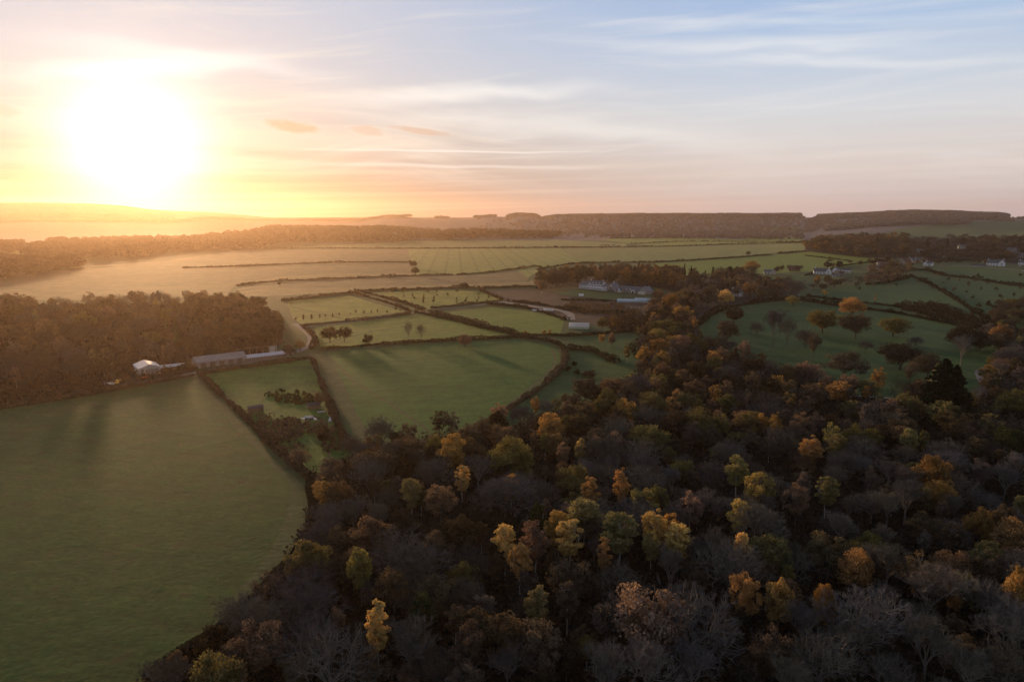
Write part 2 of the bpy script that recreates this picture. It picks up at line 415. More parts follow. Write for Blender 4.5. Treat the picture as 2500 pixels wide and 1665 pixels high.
VILLAGEWOOD = [(1847, 582), (1852, 564), (1900, 554), (2080, 548), (2354, 548), (2600, 552), (2600, 620), (2354, 608), (2240, 600), (2140, 602), (2080, 594), (1990, 592)]
TREEWOOD = [(330, 1640), (410, 1570), (560, 1450), (655, 1370), (722, 1260), (745, 1160), (742, 1100), (800, 1066)] + PARKWOOD[7:]
FIELDS = [  # name, land, outline on the survey grid, label
 ('footpath', 'gravel', None, 'pale cart track crossing the park grass behind the conifer', [(1880, 903), (1960, 910), (2110, 918)], 3.),
 ('road', 'tarmac', None, 'grey drive curving down the right side of the park', [(2330, 838), (2285, 842), (2262, 848), (2250, 856), (2256, 872), (2262, 888), (2256, 905), (2244, 925)], 4.5),
 ('road', 'tarmac', None, 'winding lane passing the end of the left wood', [(640, 822), (672, 812), (695, 803), (712, 792), (716, 778), (708, 766), (694, 754), (676, 744)], 6.),
 ('road', 'tarmac', None, 'farm lane running between the hedges under the left wood', [(640, 822), (560, 836), (470, 852), (400, 866), (318, 880), (240, 893)], 4.),
 ('road', 'tarmac', None, 'village lane in front of the white houses', [(2190, 611), (2240, 611), (2280, 616), (2354, 622)], 7.),
 ('path', 'gravel', None, 'stony track running along the walled garden hedge', [(1150, 694), (1210, 702), (1300, 717), (1312, 735)], 9.),
 ('path', 'gravel', None, 'pale field track leading from lane to orchard corner', [(700, 752), (800, 741), (920, 724), (985, 712), (1090, 702), (1150, 694)], 4.),
 ('path', 'track', None, 'worn headland track along the right edge of the near field', [(452, 872), (490, 905), (540, 960), (600, 1022), (650, 1070), (690, 1118), (683, 1180), (655, 1250), (600, 1330), (520, 1420)], 7.),
 ('path', 'track', None, 'worn wheel tracks down the left edge of the middle field', [(742, 815), (765, 860), (785, 905), (805, 960), (845, 1012)], 8.),
 ('path', 'track', None, 'faint pair of wheel marks crossing the middle field', [(748, 812), (820, 880), (900, 930), (985, 990)], 2.),
 ('path', 'track', None, 'curved wheel mark inside the curved hedge', [(1268, 800), (1276, 830), (1258, 858), (1190, 915), (1105, 972), (1060, 996)], 2.5),
 ('path', 'track', None, 'faint trodden line across the sunlit pasture', [(745, 790), (860, 762), (1000, 742)], 2.5),
 ('path', 'track', None, 'faint trodden line across the yellow green pasture', [(670, 705), (740, 722), (800, 735)], 2.5),
 ('pond', 'water', [(688, 961), (705, 959), (738, 960), (744, 962), (730, 965), (700, 964)], 'small dark pond below the rough paddock'),
 ('lawn', 'lawn', [(1265, 672), (1330, 668), (1425, 678), (1431, 688), (1400, 688), (1290, 678)], 'mown lawn in front of the manor house'),
 ('field', 'near', [(-700, 1000), (-60, 952), (150, 921), (300, 895), (448, 868), (475, 882), (560, 968), (640, 1045), (692, 1098), (701, 1125), (690, 1200), (650, 1285), (580, 1370), (505, 1440), (430, 1500), (320, 1568), (240, 1640), (-700, 1900)], 'large mottled green field filling the lower left'),
 ('field', 'rough', [(470, 860), (600, 838), (716, 825), (740, 880), (765, 950), (800, 1048), (760, 1078), (715, 1092), (690, 1080), (640, 1028), (560, 945)], 'rough wedge shaped paddock with a hollow'),
 ('field', 'wheat', [(738, 812), (900, 797), (1060, 787), (1200, 782), (1270, 795), (1288, 812), (1284, 838), (1262, 862), (1200, 918), (1110, 975), (1065, 1000), (985, 998), (950, 1022), (845, 1020), (800, 990), (775, 920)], 'smooth green field with a curved hedge on its right'),
 ('field', 'park', [(1300, 806), (1310, 775), (1480, 772), (1478, 850), (1450, 880), (1380, 915), (1300, 938), (1190, 975), (1130, 985), (1150, 960), (1240, 905), (1290, 860)], 'green meadow between curved hedge and wood'),
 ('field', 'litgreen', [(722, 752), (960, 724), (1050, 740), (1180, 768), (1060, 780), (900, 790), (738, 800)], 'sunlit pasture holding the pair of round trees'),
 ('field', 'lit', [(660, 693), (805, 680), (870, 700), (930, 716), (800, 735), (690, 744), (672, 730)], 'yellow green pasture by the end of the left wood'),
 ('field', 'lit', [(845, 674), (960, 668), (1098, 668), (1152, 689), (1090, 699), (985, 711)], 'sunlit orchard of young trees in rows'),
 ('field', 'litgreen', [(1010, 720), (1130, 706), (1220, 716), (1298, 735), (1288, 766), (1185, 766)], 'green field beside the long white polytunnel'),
 ('field', 'heath', [(1110, 668), (1240, 664), (1330, 670), (1300, 680), (1430, 692), (1500, 692), (1500, 772), (1300, 735), (1225, 708), (1155, 690)], 'brown rough ground and garden beds below the manor'),
 ('field', 'stubble', [(548, 670), (600, 664), (1000, 655), (1212, 648), (1240, 640), (1236, 655), (1060, 661), (815, 669), (650, 680), (540, 684)], 'narrow sunlit strip of pale stubble'),
 ('field', 'plough', [(540, 668), (560, 660), (700, 647), (945, 636), (1100, 632), (1190, 622), (1215, 640), (1210, 648), (1000, 655), (600, 664)], 'ploughed field with soft brown soil behind the hedge'),
 ('field', 'stubble', [(540, 655), (640, 636), (760, 629), (945, 629), (990, 632), (945, 635), (700, 646), (556, 658)], 'crescent of pale stubble left of the lone tree pair'),
 ('field', 'plough', [(-500, 690), (-500, 640), (170, 620), (300, 612), (560, 614), (945, 606), (950, 629), (760, 629), (640, 636), (540, 655), (520, 680), (300, 690)], 'hazy tan field beyond the left wood'),
 ('field', 'tram', [(958, 632), (945, 605), (937, 573), (1290, 571), (1335, 604), (1200, 618), (1190, 621), (1090, 631)], 'crop field ruled with dark double wheel lines'),
 ('field', 'tram', [(1190, 622), (1200, 618), (1330, 606), (1240, 622), (1212, 640)], 'small corner of ruled crop by the manor trees'),
 ('field', 'plough', [(200, 612), (380, 600), (560, 574), (937, 573), (945, 604), (700, 610), (560, 612)], 'broad tan slope left of the ruled crop field'),
 ('field', 'farcrop', [(560, 573), (700, 568), (950, 554), (1280, 551), (1440, 560), (1440, 568), (1290, 569), (937, 571)], 'thin pale field under the dark far wood'),
 ('field', 'farcrop', [(1292, 571), (1440, 570), (1850, 560), (1850, 576), (1700, 588), (1500, 602), (1335, 605)], 'long level field right of the ruled crop'),
 ('field', 'litgreen', [(1480, 618), (1500, 606), (1700, 592), (1860, 579), (1960, 590), (2060, 602), (1950, 612), (1850, 626), (1560, 634)], 'pale green field behind the village trees'),
 ('field', 'fargreen', [(1380, 551), (1440, 548), (1560, 547), (1700, 551), (1845, 549), (1852, 558), (1700, 562), (1500, 566), (1450, 560)], 'narrow bright green meadow under the far tree line'),
 ('field', 'fargreen', [(1700, 547), (1845, 545), (1850, 556), (1760, 556)], 'bright green corner left of the rust beech clump'),
 ('field', 'lawn', [(1740, 640), (1850, 632), (1870, 640), (1750, 655)], 'small bright paddock left of the village houses'),
 ('field', 'farcrop', [(1660, 530), (1800, 520), (1850, 524), (1850, 534), (1700, 538)], 'small pale field on the far slope'),
 ('field', 'hillgreen', [(2010, 540), (2080, 524), (2200, 512), (2290, 508), (2560, 503), (2560, 560), (2354, 552), (2150, 545)], 'blue green pasture on the far right hillside'),
 ('field', 'park', [(2085, 622), (2200, 612), (2354, 626), (2560, 640), (2560, 660), (2354, 655), (2260, 645), (2170, 630)], 'grass bank below the right hand houses'),
 ('field', 'park', [(2096, 632), (2170, 634), (2260, 652), (2354, 662), (2560, 680), (2560, 720), (2354, 712), (2300, 735), (2240, 718), (2170, 665)], 'open slope dotted with young trees on the right'),
 ('field', 'park', [(1840, 690), (1930, 662), (2085, 636), (2160, 668), (2235, 722), (2285, 748), (2200, 738), (2090, 712), (1940, 700)], 'dark green pasture enclosed by hedges above the park'),
 ('field', 'park', [(1592, 742), (1640, 712), (1700, 705), (1830, 694), (1940, 708), (2090, 725), (2200, 750), (2290, 770), (2300, 790), (2268, 850), (2250, 925), (2110, 925), (1900, 900), (1860, 862), (1700, 818), (1620, 790)], 'wide parkland of deep green grass with scattered trees'),
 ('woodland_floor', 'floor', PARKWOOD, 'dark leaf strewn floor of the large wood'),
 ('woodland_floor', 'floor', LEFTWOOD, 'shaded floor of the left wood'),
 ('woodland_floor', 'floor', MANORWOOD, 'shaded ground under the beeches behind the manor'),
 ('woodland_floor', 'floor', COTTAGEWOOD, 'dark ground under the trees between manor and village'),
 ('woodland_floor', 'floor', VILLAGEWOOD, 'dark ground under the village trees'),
]
def build_land():
    polys = []
    for f in FIELDS:
        polys.append(ribbon(f[4], f[5]) if f[2] is None else poly(f[2]))
    V, Ed = [], []
    for p in polys:
        n0 = len(V)
        V += [Vector(q) for q in p]; Ed += [(n0 + i, n0 + (i + 1) % len(p)) for i in range(len(p))]
    az = np.r_[np.arange(-50, 50.1, .55), np.arange(56, 305, 7.)]
    rr = [6., 14.]
    while rr[-1] < 9600: rr.append(rr[-1] * 1.034 + .5)
    for i, r in enumerate(rr):
        for a in (az[::4] if r < 90 else az):
            b = rad(a + (.27 if i % 2 else 0)); V.append(Vector((r * math.sin(b), r * math.cos(b))))
    ov, oe, of, *_ = geometry.delaunay_2d_cdt(V, Ed, [], 0, 1e-4)
    W = np.array([tuple(v) for v in ov]); Z = hgt(W[:, 0], W[:, 1]); T = np.array([tuple(f) for f in of])
    C = W[T].mean(1); own = np.full(len(T), -1)
    for i in reversed(range(len(polys))):
        own[inpoly(C[:, 0], C[:, 1], polys[i])] = i
    r = np.hypot(C[:, 0], C[:, 1])
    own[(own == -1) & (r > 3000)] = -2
    for i in list(range(len(polys))) + [-1, -2]:
        t = T[own == i]
        if not len(t): continue
        u, inv = np.unique(t, return_inverse=True); inv = inv.reshape(t.shape)
        if i >= 0: nm, lm, lb = FIELDS[i][0], L[FIELDS[i][1]], FIELDS[i][3]
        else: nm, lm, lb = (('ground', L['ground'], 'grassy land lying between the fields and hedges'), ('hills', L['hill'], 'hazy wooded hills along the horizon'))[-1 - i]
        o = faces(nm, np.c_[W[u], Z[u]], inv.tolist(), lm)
        o.data.polygons.foreach_set('use_smooth', [True] * len(t))
        tag(o, lb, nm.replace('_', ' ') if nm != 'hills' else 'hills', kind='structure')
build_land()

# ------------------------------------------------------------------ trees: shapes
def unit(n, g):
    v = g.normal(size=(n, 3)); return v / np.linalg.norm(v, axis=1)[:, None]
def leaf_quads(P, N, size, g, asp=1.0, droop=0.):
    """one small quad per point, facing N, spun at random"""
    n = len(P); N = N / (np.linalg.norm(N, axis=1)[:, None] + 1e-9)
    a = np.cross(N, unit(n, g)); a /= np.linalg.norm(a, axis=1)[:, None] + 1e-9
    if droop: a[:, 2] -= droop; a /= np.linalg.norm(a, axis=1)[:, None]
    b = np.cross(N, a); s = size * g.uniform(.6, 1.4, n)[:, None] / 2
    a = a * s * asp; b = b * s
    return np.stack([P - a - b, P + a - b, P + a + b, P - a + b], 1).reshape(-1, 3)
def tubes(segs, sides=4):
    """tapering prisms from (p0, p1, r0, r1) rows"""
    S = np.array(segs, float).reshape(-1, 8); p0, p1, r0, r1 = S[:, :3], S[:, 3:6], S[:, 6], S[:, 7]
    d = p1 - p0; d /= np.linalg.norm(d, axis=1)[:, None] + 1e-9
    ref = np.where(np.abs(d[:, 2:3]) > .9, [[1., 0, 0]], [[0, 0, 1.]])
    u = np.cross(d, ref); u /= np.linalg.norm(u, axis=1)[:, None]; v = np.cross(d, u)
    out = []
    for k in range(sides):
        c0, s0 = math.cos(k * 2 * math.pi / sides), math.sin(k * 2 * math.pi / sides)
        c1, s1 = math.cos((k + 1) * 2 * math.pi / sides), math.sin((k + 1) * 2 * math.pi / sides)
        e0 = u * c0 + v * s0; e1 = u * c1 + v * s1
        out.append(np.stack([p0 + e0 * r0[:, None], p0 + e1 * r0[:, None], p1 + e1 * r1[:, None], p1 + e0 * r1[:, None]], 1))
    return np.concatenate(out).reshape(-1, 3)
def skeleton(seed, H, trunk=.3, spread=.75, lv=4, kids=(5, 4, 4, 4), r0=.3, up=.25, lenf=.62, twig=5, first=.33):
    """limbs of a bare tree: thick segments and twig ends"""
    rg = random.Random(seed); seg, tips = [], []
    def grow(p, d, ln, r, k):
        q = p
        for i in range(2):
            dd = (d + Vector((rg.uniform(-1, 1), rg.uniform(-1, 1), rg.uniform(-.6, 1))) * .16).normalized()
            n = q + dd * ln * .5; ra = r * (1 - .22 * i); seg.append((*q, *n, ra, r * (.78 - .2 * i))); q = n; d = dd
            if i == 0 and k > 0 and k < lv: branch(q, d, ln, r * .55, k, 1)
        if k == 0: tips.append((q, d, ln)); return
        branch(q, d, ln, r * .68, k, kids[lv - k])
    def branch(q, d, ln, r, k, n):
        a0 = rg.uniform(0, 6.28); side = d.orthogonal().normalized()
        for j in range(n):
            a = a0 + j * 6.283 / n + rg.uniform(-.4, .4)
            s = Matrix.Rotation(a, 3, d) @ side
            t = (d * rg.uniform(.55, 1.15) + s * spread * rg.uniform(.6, 1.25) + Vector((0, 0, up))).normalized()
            grow(q, t, ln * lenf * rg.uniform(.8, 1.2), max(r, .02), k - 1)
    th = H * trunk; top = Vector((rg.uniform(-.5, .5), rg.uniform(-.5, .5), th))
    seg.append((0, 0, -1, top.x * .5, top.y * .5, th * .5, r0 * 1.25, r0)); seg.append((top.x * .5, top.y * .5, th * .5, *top, r0, r0 * .85))
    a0 = rg.uniform(0, 6)
    for j in range(kids[0]):
        a = a0 + j * 6.283 / kids[0] + rg.uniform(-.3, .3); s = Vector((math.cos(a), math.sin(a), 0))
        grow(top - Vector((0, 0, rg.uniform(0, th * .25))), (s * spread * rg.uniform(.5, 1.1) + Vector((0, 0, 1))).normalized(), H * first * rg.uniform(.8, 1.1), r0 * .55, lv - 1)
    grow(top, Vector((0, 0, 1)), H * first * .9, r0 * .7, lv - 1)
    tw = []
    for q, d, ln in tips:
        for j in range(twig):
            s = Vector((rg.uniform(-1, 1), rg.uniform(-1, 1), rg.uniform(-.4, 1)))
            e = q + (d + s * .8).normalized() * ln * rg.uniform(.6, 1.1); tw.append((*q, *e, .034, .013))
            m = q.lerp(e, .5); e2 = m + (e - m + s.cross(d) * ln * .5) * .8; tw.append((*m, *e2, .022, .010))
    s = max(x[5] for x in seg + tw); k = H / s
    return [tuple(v * k if i < 6 else v for i, v in enumerate(x)) for x in seg], [tuple(v * k if i < 6 else v for i, v in enumerate(x)) for x in tw], [(q * k, d) for q, d, _ in tips]
def crown(seed, R, z0, z1, nc, nl, ls, rc=.3, shape='round', jit=.7, fill=.18, droop=0., asp=1.):
    """foliage: nl leaf sprays on each of nc lumps spread through a domed volume"""
    g = np.random.default_rng(seed); H = z1 - z0; cs = []
    while len(cs) < nc:
        d = unit(1, g)[0]; k = g.uniform(.55, 1.) ** .6
        if g.random() < .2: k = g.uniform(.1, .6)
        p = d * k * (1 - rc * .6); t = (p[2] + 1) / 2
        if shape == 'round': w = 1.0 if t > .4 else .72 + .7 * t
        elif shape == 'dome': w = 1.05 - .25 * t; 
        elif shape == 'tall': w = .55 + 1.1 * t if t < .42 else 1.06 - .55 * (t - .42)
        elif shape == 'cone': w = 1.5 * (1.02 - t) ** .8
        if shape == 'dome' and p[2] < -.55: continue
        q = np.array([p[0] * R * w, p[1] * R * w, z0 + t * H])
        if all(np.linalg.norm((q - c) / [1, 1, .8]) > R * rc * .42 for c in cs) or g.random() < .05: cs.append(q)
        elif g.random() < .02: cs.append(q)
    P, N = [], []
    ph = g.uniform(0, 6.28, 3)
    def bulge(q):
        a = math.atan2(q[1], q[0]); k = 1 + .16 * math.sin(2 * a + ph[0]) + .12 * math.sin(3 * a + ph[1] + q[2] * .2)
        return np.array([q[0] * k, q[1] * k, q[2] - .06 * H * (1 + math.sin(a * 2 + ph[2])) * (q[2] > z0 + H * .5)])
    cs = [bulge(c) for c in cs]
    for c in cs:
        r = R * rc * g.uniform(.65, 1.3); n = int(nl * g.uniform(.7, 1.3)); d = unit(n, g)
        d[:, 2] = d[:, 2] * .85 + .12; inn = g.random(n) < fill
        k = np.where(inn, g.uniform(.1, .7, n), g.uniform(.72, 1.12, n))
        P.append(c + d * (r * k)[:, None] * [1, 1, .78]); N.append(d + g.normal(size=(n, 3)) * jit)
    return leaf_quads(np.concatenate(P), np.concatenate(N), ls, g, asp, droop)
PROTO = {}
def proto(kind, var, lod):
    """crown mesh, trunk mesh and nominal height of a tree kind; lod 0 near, 1 middle distance, 2 far"""
    key = (kind, var, lod)
    if key in PROTO: return PROTO[key]
    sd = sum(map(ord, kind)) * 10 + var * 3; nlf = (1., .36, .2)[lod]; ls = (1., 1.55, 2.6)[lod]
    lm, bm = M['leaf'], M['bark']
    if kind == 'oak':
        R, H = (8.2, 16.) if var != 2 else (6.6, 17.)
        cr = crown(sd, R, 1.8, H, 58 if lod < 2 else 30, 120 * nlf, .37 * ls, .25 if lod < 2 else .34, 'dome' if var % 2 == 0 else 'round', .45)
        sk = skeleton(sd, H * .8, .22, .9, 2, (5, 3, 3, 3), .42, .2, .7, 0)[0]
    elif kind == 'birch':
        R, H = (3.3, 17.) if var != 1 else (2.7, 18.)
        cr = crown(sd, R, 3.2, H, 64 if lod < 2 else 18, 92 * nlf, .23 * ls, .27, 'tall', .6, .25, .5, 1.4)
        sk = skeleton(sd, H * .78, .5, .22, 2, (4, 3, 3), .15, .7, .6, 0)[0]; bm = M['birch_bark']
    elif kind == 'ash':
        R, H = 6.2, 18.
        cr = crown(sd, R, 3., H, 44 if lod < 2 else 16, 84 * nlf, .32 * ls, .24, 'round', .55, .25)
        sk = skeleton(sd, H * .82, .3, .6, 3, (5, 3, 3), .3, .4, .64, 0)[0]
    elif kind == 'beech':
        R, H = 7.2, 21.
        cr = crown(sd, R, 3., H, 52 if lod < 2 else 20, 90 * nlf, .43 * ls, .25, 'round', .45)
        sk = skeleton(sd, H * .85, .35, .5, 2, (5, 3, 3), .42, .5, .66, 0)[0]
    elif kind == 'cedar':
        R, H = 7.5, 24.; g = np.random.default_rng(sd); P = []; N = []
        for k in range(26):
            t = k / 25; z = 2.5 + t * (H - 3.2); rr = R * (1 - t) ** .75 * g.uniform(.75, 1.1) + .5
            for j in range(int(4 + rr)):
                a = g.uniform(0, 6.28); n = int(60 * nlf) + 3; u = g.uniform(0.15, 1, n)
                x = u * rr; w = g.normal(size=n) * .13 * rr * (1.15 - u)
                P.append(np.c_[x * math.cos(a) - w * math.sin(a), x * math.sin(a) + w * math.cos(a), z + .25 * g.normal(size=n) - u * rr * .16]); N.append(g.normal(size=(n, 3)) * .6 + [0, 0, 1])
        cr = leaf_quads(np.concatenate(P), np.concatenate(N), .5 * ls, g); sk = [(0, 0, -1, 0, 0, H * .97, .5, .06)]; lm = M['dense']
    elif kind == 'spruce':
        R, H = 3.4, 19.; g = np.random.default_rng(sd); n = int(2600 * nlf)
        t = g.random(n) ** .8; lay = np.round(t * 16) / 16; rr = R * (1.03 - lay) * g.uniform(.35, 1.05, n); a = g.uniform(0, 6.28, n)
        P = np.c_[rr * np.cos(a), rr * np.sin(a), 1.2 + lay * (H - 1.4) - rr * .25 + g.normal(size=n) * .15]
        cr = leaf_quads(P, np.c_[np.cos(a), np.sin(a), g.uniform(.3, 1.6, n)], .5 * ls, g); sk = [(0, 0, -1, 0, 0, H * .97, .28, .04)]; lm = M['dense']
    elif kind == 'bush':
        R, H = 2.6, 4.
        cr = crown(sd, R, -.4, H, 12, 60 * nlf, .36 * ls, .4, 'dome', .8); sk = [(0, 0, -.5, 0, 0, 2.6, .12, .05)]
    elif kind == 'sapling':
        R, H = 1.1, 5.
        cr = crown(sd, R, 1.2, H, 7, 26 * nlf + 5, .34 * ls, .45, 'round', .9); sk = [(0, 0, -.5, 0, 0, 4.2, .09, .04)]
    elif kind in ('bare', 'bushy'):
        H = 17.
        if kind == 'bare': a = (H, (.30, .42, .24, .36, .2)[var], (.72, .5, .85, .6, .95)[var], 4, ((5, 3, 3, 3) if lod == 0 else (5, 3, 3, 2)), .33, (.28, .4, .15, .3, .1)[var], .66, 7 if lod == 0 else 3)
        else: a = (H, .2, 1.0, 4, (6, 4, 3, 3) if lod == 0 else (5, 3, 3, 3), .25, .12, .70, 8 if lod == 0 else 3)
        seg, tw, tips = skeleton(sd, *a)
        f = (1., 1.5, 2.4)[lod]
        tw = [(*x[:6], x[6] * f * .9, x[7] * f) for x in tw]
        cr = tubes(tw, 3 if lod == 0 else 2)
        sk = [(*x[:6], max(x[6], .042), max(x[7], .034)) for x in seg]; lm = M['twig']
        bm = M['pale_bark'] if kind == 'bare' else M['bark']
    tm = quads(tubes(sk, 4)); cm = quads(cr)
    cm.materials.append(lm); tm.materials.append(bm)
    if lod:   # small in the picture: one mesh, two materials
        j = quads(np.concatenate([cr, tubes(sk, 4)])); j.materials.append(lm); j.materials.append(bm)
        mi = np.zeros(len(j.polygons), np.int32); mi[len(cr) // 4:] = 1; j.polygons.foreach_set('material_index', mi); cm, tm = j, None
    PROTO[key] = (cm, tm, H); return PROTO[key]
M['pale_bark'] = plain('pale_bark', (.165, .148, .128), var=.5)
NAME = dict(oak='oak_tree', birch='birch_tree', ash='ash_tree', beech='beech_tree', cedar='cedar_tree', spruce='spruce_tree', bush='bush', sapling='young_tree', bare='bare_tree', bushy='bare_bushy_tree')
PAL = dict(rust=(.26, .16, .068), orange=(.36, .235, .090), gold=(.52, .39, .15), yellowgreen=(.25, .225, .095), olive=(.150, .138, .060), brown=(.108, .089, .062),
           dark=(.050, .043, .031), green=(.056, .070, .031), grey=(.140, .128, .116), taupe=(.135, .118, .100), purple=(.100, .086, .078), pine=(.013, .022, .012), copper=(.235, .168, .118), russet=(.145, .106, .070))
TREES = []
def tree(kind, x, y, h, col, label=None, group=None, w=1., lod=0, var=None):
    """plant one tree of height h at world (x, y)"""
    var = random.randrange(5 if lod < 2 and kind in ('oak', 'birch', 'ash', 'bare', 'bushy') else 3) if var is None else var
    cm, tm, H = proto(kind, var, lod); s = h / H; ws = s * w
    c = PAL[col] if isinstance(col, str) else col
    j = random.uniform(.82, 1.2); c = (c[0] * j * random.uniform(.93, 1.08), c[1] * j, c[2] * j * random.uniform(.85, 1.15))
    cat = 'bush' if kind == 'bush' else 'tree'; rz = random.uniform(0, 6.28)
    if tm is not None:
        e = thing(NAME[kind], label, cat, (x, y, h1(x, y)), rz, group)
        link('trunk', tm, None, e, color=c); link('crown', cm, None, e, color=c)
    else:
        e = tag(link(('broadleaf_tree' if lod == 2 and kind == 'oak' else NAME[kind]), cm, None, loc=(x, y, h1(x, y) - .1), color=c), label, cat, group); e.rotation_euler[2] = rz
    e.scale = (ws, ws * random.uniform(.92, 1.08), s)
    TREES.append((x, y, h, w * {'oak': 8, 'birch': 3, 'ash': 6, 'beech': 7, 'cedar': 7, 'spruce': 3.2, 'bush': 2.6, 'sapling': 1, 'bare': 5.5, 'bushy': 6}[kind] * s, kind, e))
    return e
def tree_px(kind, px, py, h, col, label, group=None, w=1., lod=0, var=None, at=.97):
    """the crown top stands at survey point (px, py)"""
    x, y = G(px, py, h * at); return tree(kind, x, y, h, col, label, group, w, lod, var)
def tree_base(kind, px, py, h, col, label, group=None, w=1., lod=1, var=None):
    x, y = G(px, py); return tree(kind, x, y, h, col, label, group, w, lod, var)

